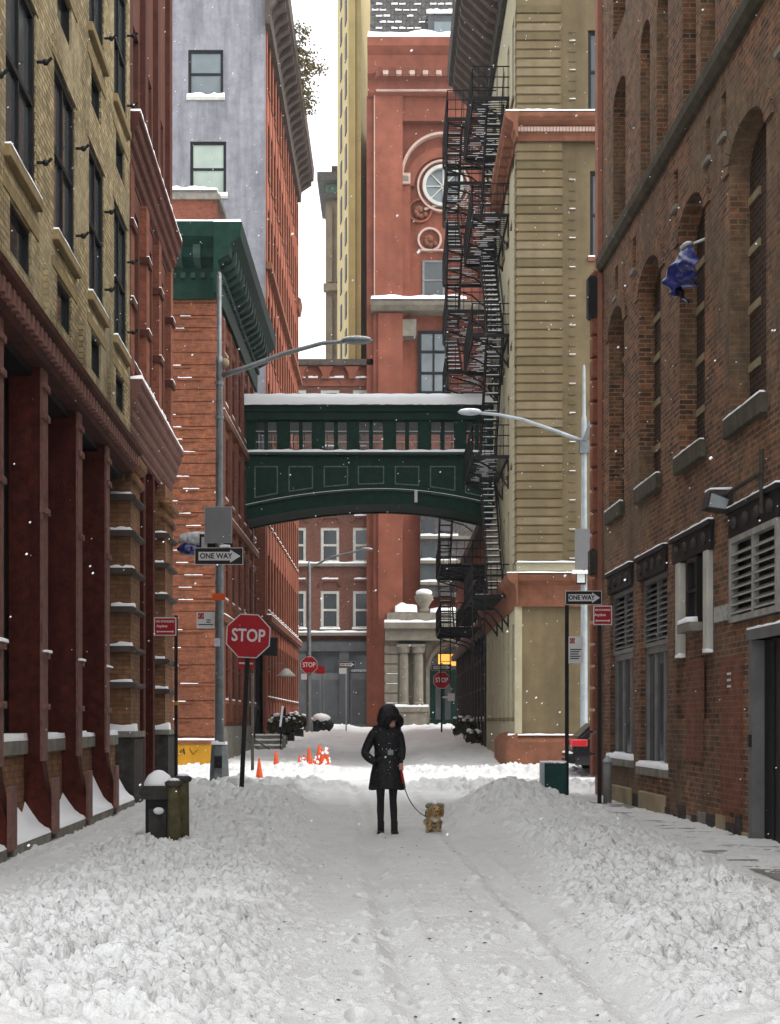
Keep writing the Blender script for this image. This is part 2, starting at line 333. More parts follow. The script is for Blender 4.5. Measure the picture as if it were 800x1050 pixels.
def skin(name, pts, edges, m, parent, sub=2, label=None, root=0):
    me = bpy.data.meshes.new('t'); me.from_pydata([p[:3] for p in pts], edges, []); o = bpy.data.objects.new('t', me); COL.objects.link(o)
    md = o.modifiers.new('s', 'SKIN'); md.use_smooth_shade = True
    for i, p in enumerate(pts):
        r = p[3]; me.skin_vertices[0].data[i].radius = (r, r) if not hasattr(r, '__len__') else r
        me.skin_vertices[0].data[i].use_root = (i == root)
    sm = o.modifiers.new('u', 'SUBSURF'); sm.levels = sub; sm.render_levels = sub
    nm = bpy.data.meshes.new_from_object(o.evaluated_get(bpy.context.evaluated_depsgraph_get())); bpy.data.objects.remove(o)
    nm.name = name; nm.materials.clear(); nm.materials.append(m); nm.polygons.foreach_set('use_smooth', [True]*len(nm.polygons))
    q = bpy.data.objects.new(name, nm); COL.objects.link(q); q.parent = parent
    if label: q['label'] = label
    return q
def X(px, d): return (px-400)*d/F
def Z(py, d): return CAMH+(HZ-py)*d/F

# ------------------------------------------------------------------ ground and snow
def base_h(y): return np.clip((np.asarray(y, float)-50)*.02, 0, .8)
def noise2(x, y, s, seed):
    r = np.random.default_rng(seed); o = np.zeros_like(x, float)
    for k in range(7):
        a = r.uniform(0, 2*PI); fq = s*r.uniform(.6, 1.7); ph = r.uniform(0, 6.28)
        o += np.sin((x*math.cos(a)+y*math.sin(a))*fq+ph+1.3*np.sin((x*math.sin(a)-y*math.cos(a))*fq*.7+ph*2))
    return o/7
def sm(a, b, v):
    t = np.clip((v-a)/(b-a), 0, 1); return t*t*(3-2*t)
def macro(x, y):
    """Snow height before the clods; also returns how churned it is (0..1)."""
    xs = x+.0376*y                                                   # across the near block
    ni = noise2(x, y, 2.2, 3)*.07+noise2(x, y, 5.5, 4)*.04+noise2(x, y, 13, 6)*.022
    e = .12*noise2(x, y, 1.1, 5)
    near = 1-sm(29, 32, y)
    lt = 1-sm(-.15, .75, xs+.75+e-.02*y*0)                          # left churned margin
    rl = 1.72+e*1.2+.045*(y-7); rr = 3.45+e+.055*(y-11)
    rb = sm(rl-.35, rl+.25, xs)*(1-sm(rr-.3, rr+.45, xs))           # right bank
    h = near*(lt*(.10+.05*sm(-1, -2, xs))+rb*(1-.75*sm(23, 26, y))*(.12+.07*noise2(x, y, 1.6, 9)))
    ch = near*(lt*(1-.75*sm(-2.1, -2.7, xs+e)*sm(9, 13, y))+rb)
    sw = near*sm(rr-.1, rr+.4, xs); h += sw*(.03+.022*noise2(x, y, 3.2, 12)+.024*noise2(x, y*3.5, 4.5, 13))
    mound = np.exp(-((x-1.75)**2/.8+(y-21.8)**2/4))*.42+np.exp(-((x+2.0)**2/.6+(y-23.2)**2/2.4))*.34+np.exp(-((x+2.9)**2/1.1+(y-28.5)**2/3))*.1
    h += mound; ch = np.maximum(ch, np.clip(mound*3, 0, 1))
    jay = sm(27, 30, y)*(1-sm(43.5, 46, y)); clear = np.exp(-((x-.4+.02*y)**2)/.55)
    b1 = np.exp(-((y-31.5+.8*noise2(x, y, .7, 21))**2)/4.0)*.12; b2 = np.exp(-((y-41+.8*noise2(x, y, .6, 22))**2)/5.5)*.13
    bx = jay*(b1+b2)*(1-.75*clear); h += bx+jay*.06*noise2(x, y, 1.3, 8); ch = np.maximum(ch, np.clip(bx*8, 0, .95))
    far = sm(46, 50, y); side = sm(1.1, 2.2, np.abs(x+.7)); h += far*side*.14*(1+.6*noise2(x, y, 1.5, 14)); ch = np.maximum(ch, far*side*.35)
    end = np.exp(-((y-99+noise2(x, y, .6, 31))**2)/14)*.3; h += end
    for a in (.42, 1.5):                                            # tyre tracks pressed into the packed lane
        q = xs-a-.08*noise2(x*0, y, .35, 40); h += near*(-.045*np.exp(-(q**2)/.010)+.018*np.exp(-((np.abs(q)-.17)**2)/.003))
    h += near*.018*np.exp(-((xs-.95-.05*noise2(x*0, y, .5, 41))**2)/.05)
    ch = ch*(1-near*.55*sm(.0, .5, noise2(x, y, 1.7, 71))); ch = np.maximum(ch, near*.10); h += near*(1-ch)*(.006*noise2(x*2.2, y*11, 1.6, 61)+.004*noise2(x*6, y*22, 1.5, 62)); h -= near*sm(-2.75, -3.2, xs)*.09; return h+ni*(.35+.65*ch), ch
FEET = []; fr = random.Random(21)
for xa_, y_a, n_, dxs in ((.25, 7.3, 17, .012), (-1.55, 7.6, 22, -.02), (1.1, 8.5, 10, .03), (-.6, 10.5, 10, .05)):
    for i in range(n_): FEET.append((xa_+dxs*i+(.11 if i % 2 else -.11)+fr.uniform(-.03, .03)-.0376*(y_a+.62*i), y_a+.62*i+fr.uniform(-.06, .06), fr.uniform(-.25, .25)))
FEET += [(X(397, 19.)-.085, 18.95, .05), (X(397, 19.)+.1, 18.95, -.12)]
def grid(x0, x1, y0, y1, st, clods, rmin, rmax, seed, pw=2.6):
    xs = np.arange(x0, x1+st/2, st); ys = np.arange(y0, y1+st/2, st); Xg, Yg = np.meshgrid(xs, ys, indexing='ij')
    H, C = macro(Xg, Yg); r = np.random.default_rng(seed)
    n = int(clods*(x1-x0)*(y1-y0)); px = r.uniform(x0, x1, n); py = r.uniform(y0, y1, n); pr = rmin+(rmax-rmin)*r.random(n)**pw
    A = np.zeros_like(H)
    for i in range(n):
        a, b = int((px[i]-x0)/st), int((py[i]-y0)/st); c = C[min(a, len(xs)-1), min(b, len(ys)-1)]
        if r.random() > c*1.0+.04: continue
        R_ = pr[i]*(.55+.6*c); k = int(R_/st)+2; i0, i1, j0, j1 = max(a-k, 0), min(a+k+1, len(xs)), max(b-k, 0), min(b+k+1, len(ys))
        dx = Xg[i0:i1, j0:j1]-px[i]; dy = Yg[i0:i1, j0:j1]-py[i]; th = r.uniform(0, PI); q = r.uniform(.6, 1.3)
        u = (dx*math.cos(th)+dy*math.sin(th))/R_; v = (-dx*math.sin(th)+dy*math.cos(th))/(R_*q)
        dd = np.minimum(np.abs(u)**2.6+np.abs(v)**2.6, 4)
        ang = np.cumsum(r.uniform(.7, 1.5, 6)); hh = R_*(.55+.3*u*r.uniform(-1, 1)+.3*v*r.uniform(-1, 1))
        for q_ in ang: hh = np.minimum(hh, R_*r.uniform(1.1, 2.0)*(r.uniform(.75, 1.05)-(u*math.cos(q_)+v*math.sin(q_))))
        bump_ = np.where(dd < 1.6, np.maximum(hh, 0), -1)
        if r.random() < .28: A[i0:i1, j0:j1] -= np.where(dd < 1, R_*2.6*np.clip(1-dd, 0, 1)**.7, 0)*(.3+.7*c)
        else: A[i0:i1, j0:j1] = np.maximum(A[i0:i1, j0:j1], bump_*(1.0+1.05*c))
    for fx, fy, ang in FEET:
        if not (x0 < fx < x1 and y0 < fy < y1) or st > .05: continue
        a, b = int((fx-x0)/st), int((fy-y0)/st); k = int(.26/st)+1; i0, i1, j0, j1 = max(a-k, 0), min(a+k+1, len(xs)), max(b-k, 0), min(b+k+1, len(ys))
        dx = Xg[i0:i1, j0:j1]-fx; dy = Yg[i0:i1, j0:j1]-fy; u = (dx*math.cos(ang)+dy*math.sin(ang))/.06; v = (-dx*math.sin(ang)+dy*math.cos(ang))/.155; q = np.sqrt(u*u+v*v)
        A[i0:i1, j0:j1] = np.where(q < 1.05, -.05*np.clip((1.05-q)/.25, 0, 1), A[i0:i1, j0:j1]+.018*np.exp(-((q-1.2)/.2)**2))
    for i in range(int(3*(x1-x0)*(y1-y0)) if st < .03 else 0):          # scraped cracks in the packed lane
        cx, cy = r.uniform(x0, x1), r.uniform(y0, y1); a, b = int((cx-x0)/st), int((cy-y0)/st)
        if C[min(a, len(xs)-1), min(b, len(ys)-1)] > .3 or r.random() > .5: continue
        L = r.uniform(.04, .16); k = int(L/st)+2; i0, i1, j0, j1 = max(a-k, 0), min(a+k+1, len(xs)), max(b-k, 0), min(b+k+1, len(ys))
        dx = Xg[i0:i1, j0:j1]-cx; dy = Yg[i0:i1, j0:j1]-cy-.02*np.sin(dx*40+i)
        A[i0:i1, j0:j1] -= .04*np.clip(1-np.abs(dx)/L, 0, 1)*np.clip(1-np.abs(dy)/(st*1.6), 0, 1)
    k_ = np.clip(np.minimum(np.arange(len(ys)), np.arange(len(ys))[::-1])*st/.25, 0, 1); A = A+(np.random.default_rng(seed+50).random(H.shape)-.5)*min(st, .03)*.9*(.15+C); return xs, ys, H+A*k_[None, :]
def sheet(parts, name, m):
    V = []; Q = []; off = 0
    for xs, ys, H in parts:
        Xg, Yg = np.meshgrid(xs, ys, indexing='ij'); nx, ny = H.shape
        V.append(np.stack([Xg, Yg, H+base_h(Yg)], -1).reshape(-1, 3)); a = (np.arange(nx-1)[:, None]*ny+np.arange(ny-1)[None, :]).ravel()+off
        Q.append(np.stack([a, a+ny, a+ny+1, a+1], -1)); off += nx*ny
    V = np.concatenate(V); Q = np.concatenate(Q); me = bpy.data.meshes.new(name); PK = []
    for xs, ys, H in parts:                                          # packed, dirtied lane: a mark on the snow itself
        Xg, Yg = np.meshgrid(xs, ys, indexing='ij'); _, C = macro(Xg, Yg); PK.append(((1-C)*(1-sm(27, 30, Yg)*(1-sm(46, 52, Yg)))*(np.abs(Xg) < 4.5)).ravel())
    me.vertices.add(len(V)); me.vertices.foreach_set('co', V.ravel()); me.loops.add(Q.size); me.loops.foreach_set('vertex_index', Q.ravel())
    me.polygons.add(len(Q)); me.polygons.foreach_set('loop_start', np.arange(0, Q.size, 4)); me.polygons.foreach_set('loop_total', np.full(len(Q), 4))
    me.update(calc_edges=True); me.attributes.new('packed', 'FLOAT', 'POINT').data.foreach_set('value', np.concatenate(PK).astype(np.float32)); me.polygons.foreach_set('use_smooth', np.ones(len(Q), bool)); me.materials.append(m)
    o = bpy.data.objects.new(name, me); COL.objects.link(o); o['kind'] = 'structure'; return o
GA = grid(-3.2, 3.2, 3.4, 6.82, .05, 100, .02, .09, 6)
G0 = grid(-3.1, 3.1, 6.8, 11.0, .0135, 2300, .008, .062, 5, 3.6)
G5 = grid(-4.5, 4.4, 10.98, 16.0, .022, 1000, .012, .06, 7, 3.2)
G1 = grid(-5.4, 5.4, 15.96, 27.0, .036, 380, .02, .075, 1, 3)
G2 = grid(-12, 12, 26.94, 48, .07, 90, .04, .13, 2)
G3 = grid(-6.4, 5.6, 47.9, 100, .16, 6, .1, .22, 3)
G4 = grid(-26, 26, 99.8, 112, .4, .1, .2, .3, 4)
sheet([GA, G0, G5, G1, G2, G3, G4], 'snowy_street', snow_street)
def hz(x, y):
    for g in (GA, G0, G5, G1, G2, G3, G4):
        if g[0][0] <= x <= g[0][-1] and g[1][0] <= y <= g[1][-1]:
            return float(g[2][int(round((x-g[0][0])/(g[0][1]-g[0][0]))), int(round((y-g[1][0])/(g[1][1]-g[1][0])))]+base_h(y))
    return float(base_h(y))
sw_ = MB(); sw_.add([(*fS(3.95, 8), .026), (*fS(5.08, 8), .026), (*fS(5.08, 28.0), .026), (*fS(4.2, 28.0), .026)], [(0, 1, 2, 3)]).build('sidewalk', mat('wet_concrete', (.25, .24, .22), rough=.45, var=.3, ns=3, stain=.4), kind='structure')
g = MB(); gy = [-60, 4, 50, 90, 112, 900]; gh = [-.12, -.12, -.12, .60, .60, .60]
for i in range(5): g.add([(-600, gy[i], gh[i]), (600, gy[i], gh[i]), (600, gy[i+1], gh[i+1]), (-600, gy[i+1], gh[i+1])], [(0, 1, 2, 3)])
g.build('ground', snow_street, kind='structure')

# ------------------------------------------------------------------ near left building (yellow brick over red iron storefront)
CL = -3.4
t = thing('loft_building', 'yellow brick loft building with dark red iron columns along the left side of the street', 'building', (-6, 16, 0), True)
wy = [(13.3, 14.7), (15.45, 17.0), (18.1, 19.55), (20.65, 21.98), (22.98, 24.38)]
holes = []
for k in range(3):
    z = 6.4+3.72*k
    for a, b in wy: holes += [(a, b, z+1.02, z+3.12), (a+.2, b-.25, z, z+.56)]
MB().wall('x+', CL, 10, 24.8, 5.97, 17.2, holes, .12).add([(-12, 24.8, 5.97), (CL, 24.8, 5.97), (CL, 24.8, 17.2), (-12, 24.8, 17.2)], [(0, 1, 2, 3)]).build('wall', yellow_brick, t)
MB().box(-12, CL-.13, 10, 24.75, 5.5, 17.15).build('interior', black_frame, t)
hk = MB().tube([(0, 0, 0), (0, -.12, 0), (0, -.17, .05)], .02, 5).ball((0, -.1, 0), .04, n=6, m=4).data('shutter_hinge', black_iron)
for k in range(3):
    z = 6.4+3.72*k
    for a, b in wy:
        c = (a+b)/2; win(t, 'x+', CL, c, z+1.02, b-a, 2.1, black_frame, glass_mid, 2, 2, .08, ochre_stone, .03 if k == 0 else 0, rec=.05)
        win(t, 'x+', CL, c-.02, z, b-a-.45, .56, black_frame, glass_dark, 1, 1, .05, rec=.06)
        MB().box(CL-.002, CL+.012, a-.12, b+.12, z+3.13, z+3.36).build('lintel', yellow_brick, t)
        MB().box(CL-.03, CL+.012, a-.14, b+.14, z+.57, z+.70).build('lintel', ochre_stone, t)
        for zz in (z+1.45, z+2.6): put(hk, 'shutter_hinge', t, (CL, b+.05, zz), PI/2)
for yy in (17.55, 19.95, 22.4): MB().box(CL, CL+.06, yy-.12, yy+.12, 5.97, 6.75).build('brick_pilaster', yellow_brick, t)
# storefront cornice
c = MB().prism([(CL-.4, 5.6), (CL+.05, 5.6), (CL+.08, 5.66), (CL+.08, 5.86), (CL+.2, 5.9), (CL+.22, 5.96), (CL-.4, 5.965)], 'y', 10, 24.8)
c.build('storefront_cornice', maroon, t)
dm = MB().box(0, .08, -.06, .06, 0, .16).data('dentil', red_edge)
for i in range(62): put(dm, 'dentil', t, (CL+.081, 10.2+.2358*i, 5.68))
MB().box(-12, CL-.42, 10, 24.75, 1.1, 5.49).build('storefront_interior', black_frame, t)
for i, yc in enumerate((10.4, 12.8, 15.2, 17.55, 19.95, 22.4)):
    p = MB().box(CL-.40, CL-.03, yc-.13, yc+.13, .18, 5.595)
    p.prism([(CL-.4, .18), (CL+.12, .18), (CL+.10, .42), (CL+.02, .75), (CL-.03, 1.1), (CL-.4, 1.1)], 'y', yc-.135, yc+.135)
    col = p.build('iron_column', red_iron, t)
    e = MB().box(CL-.031, CL+.0, yc-.16, yc+.16, 1.0, 5.59).box(CL+.1, CL+.14, yc-.15, yc+.15, .15, .8)
    for zz in (1.6, 2.2, 3.9, 5.0, 5.35): e.box(CL-.03, CL+.03, yc-.175, yc+.175, zz, zz+.07).ball((CL+.02, yc, zz+.035), .03, .06, .04, 8, 5)
    e.build('flange', red_edge, col)
    MB().snow(CL+.0, CL+.05, yc-.18, yc+.18, 2.27, .05).build('snow', snow_clean, col, smooth=True)
ys_ = (10.4, 12.8, 15.2, 17.55, 19.95, 22.4, 24.75)
for a, b in zip(ys_, ys_[1:]):
    a += .14; b -= .14
    MB().box(CL-.5, CL-.22, a, b, -.1, 1.08).build('plinth', pier_brick, t)
    cp = MB().box(CL-.5, CL-.17, a, b, 1.082, 1.24).build('plinth_cap', grey_stone, t, bev=.01)
    MB().snow(CL-.5, CL-.17, a, b, 1.24, .09).build('snow', snow_clean, cp, smooth=True)
    MB().box(CL-.22, CL+.10, a, b, -.1, .17).build('step', grey_stone, t, bev=.015)
    d = MB(); prof = [(CL-.21, .52), (CL-.13, .40), (CL-.05, .29), (CL+.02, .235), (CL+.07, .215), (CL+.10, .172)]; n = 14; vs = []
    for i in range(n+1):
        k = .8+.3*math.sin(i*.7+a*3)+random.uniform(-.15, .15)+.9*max(0, (i-9)/n)
        for xx, zz in prof: vs.append((xx, a+(b-a)*i/n, .172+(zz-.172)*k))
    d.add(vs, [(i*6+j, i*6+j+1, (i+1)*6+j+1, (i+1)*6+j) for i in range(n) for j in range(5)]); d.build('snow', snow_clean, t, smooth=True)
    f = MB()
    for zz in (1.9, 3.4, 4.6): f.box(CL-.46, CL-.415, a, b, zz, zz+.06)
    f.box(CL-.46, CL-.41, (a+b)/2-.04, (a+b)/2+.04, 1.25, 5.5); f.build('shop_window', black_frame, t)
    MB().box(CL-.44, CL-.43, a, b, 1.3, 5.5).build('pane', glass_dark, t)
# red brown corner building
CM = -3.5
t = thing('corner_building', 'red brown corner building with two moulded cornices just past the yellow brick loft', 'building', (-6, 28, 0), True)
hl = []
wb = [(25.5, 26.6), (27.4, 28.5), (29.3, 30.4)]
for k in range(3):
    for a, b in wb: hl.append((a, b, 7.9+3.4*k-(.25 if k == 0 else 0), 10.2+3.4*k+(.0 if k else .2)))
MB().wall('x+', CM, 24.81, 31.4, 7.2, 17.4, [h for h in hl if h[3] < 17], .3).add([(-12, 24.81, 7.2), (CM, 24.81, 7.2), (CM, 24.81, 17.4), (-12, 24.81, 17.4)], [(0,1,2,3)]).build('wall', mat('brownstone', (.105, .04, .026), var=.3, ns=3, stain=.4), t)
MB().box(-12, CM-.31, 24.83, 31.35, 1.0, 17.3).build('interior', black_frame, t)
for k in range(2):
    for a, b in wb: win(t, 'x+', CM, (a+b)/2, hl[k*3][2], b-a, hl[k*3][3]-hl[k*3][2], black_frame, glass_dark, 1, 2, .07, maroon, .05, rec=.22)
for yy in (24.95, 27.0, 28.9, 30.95): MB().box(CM+.0, CM+.12, yy-.22, yy+.22, 7.3, 10.75).build('pilaster', dark_red_brick, t); MB().box(CM, CM+.1, yy-.2, yy+.2, 11.7, 17.4).build('pilaster', maroon, t)
for zz in (8.4, 9.7):
    for yy in (24.95, 27.0, 28.9, 30.95):
        q = MB().box(CM, CM+.17, yy-.25, yy+.25, zz, zz+.12).build('stone_band', maroon, t); MB().snow(CM+.12, CM+.17, yy-.24, yy+.24, zz+.12, .03).build('snow', snow_clean, q, smooth=True)
def cornice(name, x, z0, z1, y0, y1, pr, m, n=3):
    P = [(x, z0)]; sn = []
    for i in range(n):
        a, b = x+pr*(i+.25)/n, x+pr*(i+1)/n; za, zb = z0+(z1-z0)*i/n, z0+(z1-z0)*(i+1)/n; h = zb-za
        P += [(a, za), (a, za+h*.35), (b, za+h*.6), (b, zb)]; sn.append((b, zb))
    P += [(x, z1)]
    o = MB().prism(P, 'y', y0, y1).build(name, m, t)
    for b, zb in sn[:-1]: MB().box(b-.005, b+.012, y0+.05, y1-.02, zb-.035, zb-.004).build('moulding', red_edge, o)  # pale strips put the steps' edge highlights into the colour
    return o
q = cornice('upper_cornice', CM, 10.8, 11.65, 24.82, 31.6, .27, maroon, 4); MB().snow(CM+.02, CM+.27, 24.85, 31.6, 11.65, .08).build('snow', snow_clean, q, smooth=True)
q = cornice('lower_cornice', CM, 6.25, 7.18, 24.82, 31.6, .3, mat('brown_paint', (.15, .075, .06), var=.25, stain=.3), 5); MB().snow(CM+.03, CM+.3, 24.85, 31.6, 7.18, .08).build('snow', snow_clean, q, smooth=True)
MB().box(-12, CM, 24.84, 31.4, 6.2, 7.19).build('cornice_backing', maroon, t)
def pier(y0, y1):
    p = MB().box(CM-.28, CM+.1, y0, y1, 1.3, 6.24).build('brick_pier', pier_brick, t)
    b = MB().box(CM-.34, CM+.16, y0-.05, y1+.05, -.1, 1.2).build('pier_base', soot_iron, t, bev=.03)
    MB().box(CM-.36, CM+.19, y0-.08, y1+.08, 1.2, 1.3).build('cap', grey_stone, b); MB().snow(CM-.34, CM+.19, y0-.08, y0+.25, 1.3, .16).build('snow', snow_clean, b, smooth=True)
    for zz in (2.02, 2.62, 3.28, 3.92, 4.55, 5.15):
        q = MB().prism([(CM-.33, zz), (CM+.13, zz), (CM+.2, zz+.03), (CM+.2, zz+.07), (CM+.15, zz+.1), (CM-.33, zz+.1)], 'y', y0-.1, y1+.05).build('stone_band', brown_cornice, t)
        MB().snow(CM-.32+random.uniform(0, .12), CM+.17-random.uniform(0, .1), y0-.1, y0+.14, zz+.1, random.uniform(.035, .07), step=.08, jit=.5).build('snow', snow_clean, q, smooth=True)
    for zz, rr in ((5.55, .09), (5.85, .13)): MB().tube([(CM+.1, y0-.02, zz), (CM+.1, y1+.02, zz)], rr, 12).build('scroll', pier_brick, t, smooth=True)
pier(24.85, 26.0); pier(29.9, 31.3)
for yc in (27.3, 28.7):
    MB().box(CM-.15, CM+.02, yc-.16, yc+.16, -.1, 6.2).build('iron_column', red_iron, t)
for a, b in ((26.05, 27.1), (27.5, 28.5), (28.9, 29.85)):
    MB().box(CM-.3, CM-.2, a, b, -.1, .7).build('bulkhead', maroon, t); MB().box(CM-.28, CM-.24, a, b, .75, 6.1).build('pane', glass_dark, t)
MB().box(CM-.02, CM+.08, 31.3, 31.42, 7.2, 17.4).build('corner_strip', corner_brick, t)
MB().box(-12, CM, 31.36, 31.41, -.1, 6.2).build('end_wall', pier_brick, t)

# ------------------------------------------------------------------ near right building (brown brick)
CR = 5.1
t = thing('brick_warehouse', 'dark brown brick warehouse with tall bricked up arches along the right side of the street', 'building', (8, 20, 0), True)
bays = [(25.9, 27.3), (22.95, 24.6), (20.2, 21.7), (17.3, 18.9), (14.5, 16.1)]
hl = [(a, b, 5.35, 8.95, .42) for a, b in bays]
up = [(25.75, 26.9), (23.75, 24.5), (22.45, 23.25), (20.7, 21.5), (19.65, 20.45), (17.8, 18.6), (16.7, 17.5), (14.6, 15.5)]
hl += [(a, b, 10.5, 12.95, .3) for a, b in up]+[(a, b, 13.9, 14.98) for a, b in up]
sq = [(26.45, 26.75), (24.85, 25.15), (21.8, 22.05), (20.35-.45, 20.35-.2), (19.1, 19.35), (16.5, 16.8)]
hl += [(a, b, 9.15, 9.7) for a, b in sq]
gf = [(25.1, 27.2, .8, 4.17), (22.5, 24.5, .72, 4.17), (19.75, 21.9, 1.5, 4.17), (16.7, 18.75, 2.7, 4.17)]
hl += gf + [(15.0, 17.95, -.2, 2.45)]
hl = [h for h in hl if not (h[0] == 15.0)] + [(15.6, 17.85, -.2, 2.45)]
MB().wall('x-', CR, 3, 28.0, -.2, 15.7, [h for h in hl if h[3] < 15], .34).add([(CR, 28.3, -.2), (14, 28.3, -.2), (14, 28.3, 15.7), (CR, 28.3, 15.7)], [(0,1,2,3)]).build('wall', brown_brick, t)
MB().box(CR+.36, 14, 3, 28.25, -.2, 15.6).build('interior', black_frame, t)
for a, b in bays:
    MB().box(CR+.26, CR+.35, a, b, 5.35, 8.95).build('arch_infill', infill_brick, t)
    s = MB().box(CR-.09, CR+.26, a-.06, b+.06, 5.10, 5.345).build('sill', moss_stone, t, bev=.015)
    MB().snow(CR-.09, CR-.02, a-.05, b+.05, 5.345, .03).build('snow', snow_clean, s, smooth=True)
    for zz in (5.95, 6.7, 7.45, 8.1): MB().box(CR+.235, CR+.275, b-.5, b-.003, zz, zz+.1).build('stone_block', beige_stone, t)
    # arch ring of brick voussoirs
    n = 13; hw = (b-a)/2; cy = (a+b)/2
    for i in range(n):
        p0, p1 = PI*(i+.06)/n, PI*(i+.94)/n; f = lambda p, k: (cy-(hw+k)*math.cos(p), 8.53+(.42+k)*math.sin(p))
        MB().prism([f(p0, .0), f(p1, .0), f(p1, .3), f(p0, .3)], 'x', CR-.03, CR+.02).build('voussoir', brown_brick, t)
for z0, z1 in ((10.5, 12.95), (13.9, 14.98)):
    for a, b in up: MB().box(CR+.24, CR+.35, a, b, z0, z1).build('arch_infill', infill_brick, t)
for a, b in sq:
    MB().box(CR+.3, CR+.35, a, b, 9.15, 9.7).build('vent_opening', black_frame, t); MB().box(CR-.05, CR+.05, a-.04, b+.04, 9.08, 9.145).build('sill', grey_stone, t)
MB().prism([(CR+.1, 10.0), (CR-.06, 10.02), (CR-.12, 10.12), (CR-.13, 10.26), (CR-.04, 10.32), (CR+.1, 10.32)], 'y', 3, 28.0).build('stone_band', moss_stone, t)
hd = lambda a, b, z0=3.8: MB().box(CR-.05, CR+.2, a-.05, b+.05, z0, 4.172)
ros = MB().lathe([(.085, 0), (.085, .03), (.04, .05)], n=10).data('rosette', soot_iron)
for a, b, z0, z1 in gf:
    q = hd(a, b).box(CR-.09, CR, a-.08, b+.08, 4.11, 4.18).build('iron_header', black_iron, t)
    for i in range(4):
        o = put(ros, 'rosette', q, (CR-.05, a+(b-a)*(i+.5)/4, 3.96)); o.rotation_euler = (0, -PI/2, 0)
    MB().snow(CR-.09, CR-.01, a-.07, b+.07, 4.18, .03).build('snow', snow_clean, q, smooth=True)
def louvre(a, b, z0, z1, fm, sm_, st, x=CR+.1, tw=.07):
    f = MB().box(x-.04, x+.06, a, a+tw, z0, z1).box(x-.04, x+.06, b-tw, b, z0, z1).box(x-.038, x+.058, a+tw, b-tw, z0, z0+tw).box(x-.038, x+.058, a+tw, b-tw, z1-tw, z1)
    f.box(x-.03, x+.05, (a+b)/2-.03, (a+b)/2+.03, z0+tw, z1-tw)
    lo = f.build('louvre', fm, t); me = MB().prism([(-.035, -.03), (-.028, -.035), (.05, .035), (.043, .04)], 'y', -(b-a)/4+.05, (b-a)/4-.05).data('slat', sm_)
    zz = z0+tw+.06
    while zz < z1-tw-.04:
        for s in (.25, .75): put(me, 'slat', lo, (x, a+(b-a)*s, zz))
        zz += st
    MB().box(x+.1, x+.12, a, b, z0, z1).build('backing', black_frame, lo)
louvre(25.1, 27.2, 2.68, 3.795, grey_frame, grey_frame, .09); louvre(22.5, 24.5, 2.68, 3.795, grey_frame, grey_frame, .09)
louvre(16.7, 18.75, 2.72, 3.795, mid_frame, mid_frame, .105, x=CR-.02, tw=.075)
for a, b, z0 in ((25.1, 27.2, .8), (22.5, 24.5, .72)):
    win(t, 'x-', CR, (a+b)/2, z0, b-a, 2.675-z0, grey_frame, glass_mid, 3, 1, .1, grey_stone, .12, rec=.12)
    MB().box(CR-.06, CR+.05, a+.1, b-.1, -.2, .32).build('base_block', beige_stone, t, bev=.02)
MB().box(CR+.05, CR+.34, 19.75, 21.9, 1.5, 3.795).build('bricked_opening', brown_brick, t)
for a, b in ((19.85, 20.08), (21.5, 21.72)):
    q = MB().box(CR-.06, CR+.05, a, b, 2.45, 3.79).build('jamb_post', white_frame, t, bev=.01); MB().snow(CR-.06, CR+.04, a-.03, b+.03, 2.40, .08).build('snow', snow_clean, q, smooth=True)
win(t, 'x-', CR-.1, 20.75, 2.85, .6, .93, black_frame, glass_dark, 1, 2, .06, grey_stone, .08, rec=.08)
MB().box(CR-.03, CR+.02, 18.3, 19.3, .3, 2.3).build('brick_patch', red_patch_brick, t)
MB().box(CR-.025, CR+.02, 20.3, 21.2, .9, 2.35).build('brick_patch', red_patch_brick, t)
r_ = random.Random(8); yy = 17.95
while yy < 25:
    w = r_.uniform(.3, .7); MB().box(CR-r_.uniform(.008, .02), CR+.02, yy, yy+w-.03, -.2, r_.uniform(.06, .26)).build('foundation_stone', r_.choice([beige_stone, soot_iron, grey_stone, soot_iron]), t, bev=.006); yy += w
# door at the near end
d = MB().box(CR-.03, CR+.3, 17.78, 17.94, -.2, 2.45).box(CR-.03, CR+.3, 15.5, 15.75, -.2, 2.62).box(CR-.05, CR+.3, 15.5, 18.0, 2.45, 2.58).build('door', mat('door_frame', (.13, .13, .127), var=.2, stain=.4), t)
MB().box(CR+.12, CR+.18, 15.75, 17.78, -.2, 2.45).build('door_leaf', black_frame, d); MB().box(CR+.1, CR+.125, 17.35, 17.42, -.2, 2.4).build('edge_strip', black_iron, d)
MB().box(CR-.06, CR-.03, 17.8, 17.88, 1.15, 1.3).build('lock_plate', black_iron, d)
MB().snow(CR-.05, CR+.1, 15.5, 17.98, 2.58, .04).build('snow', snow_clean, d, smooth=True)
# quoin pilaster at the far corner
MB().box(CR-.09, CR+.35, 28.0, 28.28, -.2, 15.7).build('corner_pilaster', mat('pink_stone', (.28, .125, .085), var=.2), t)
qm = MB().box(-.19, .2, -.15, .15, 0, .37).data('quoin', quoin_red, bev=.02)
for i in range(23): put(qm, 'quoin', t, (CR, 28.16, .45+.42*i))
MB().box(CR-.27, CR-.1, 27.95, 28.25, 9.15, 9.95).build('bracket', black_iron, t, bev=.03); MB().box(CR-.24, CR-.1, 27.95, 28.25, 4.25, 4.75).build('bracket', soot_iron, t, bev=.03)
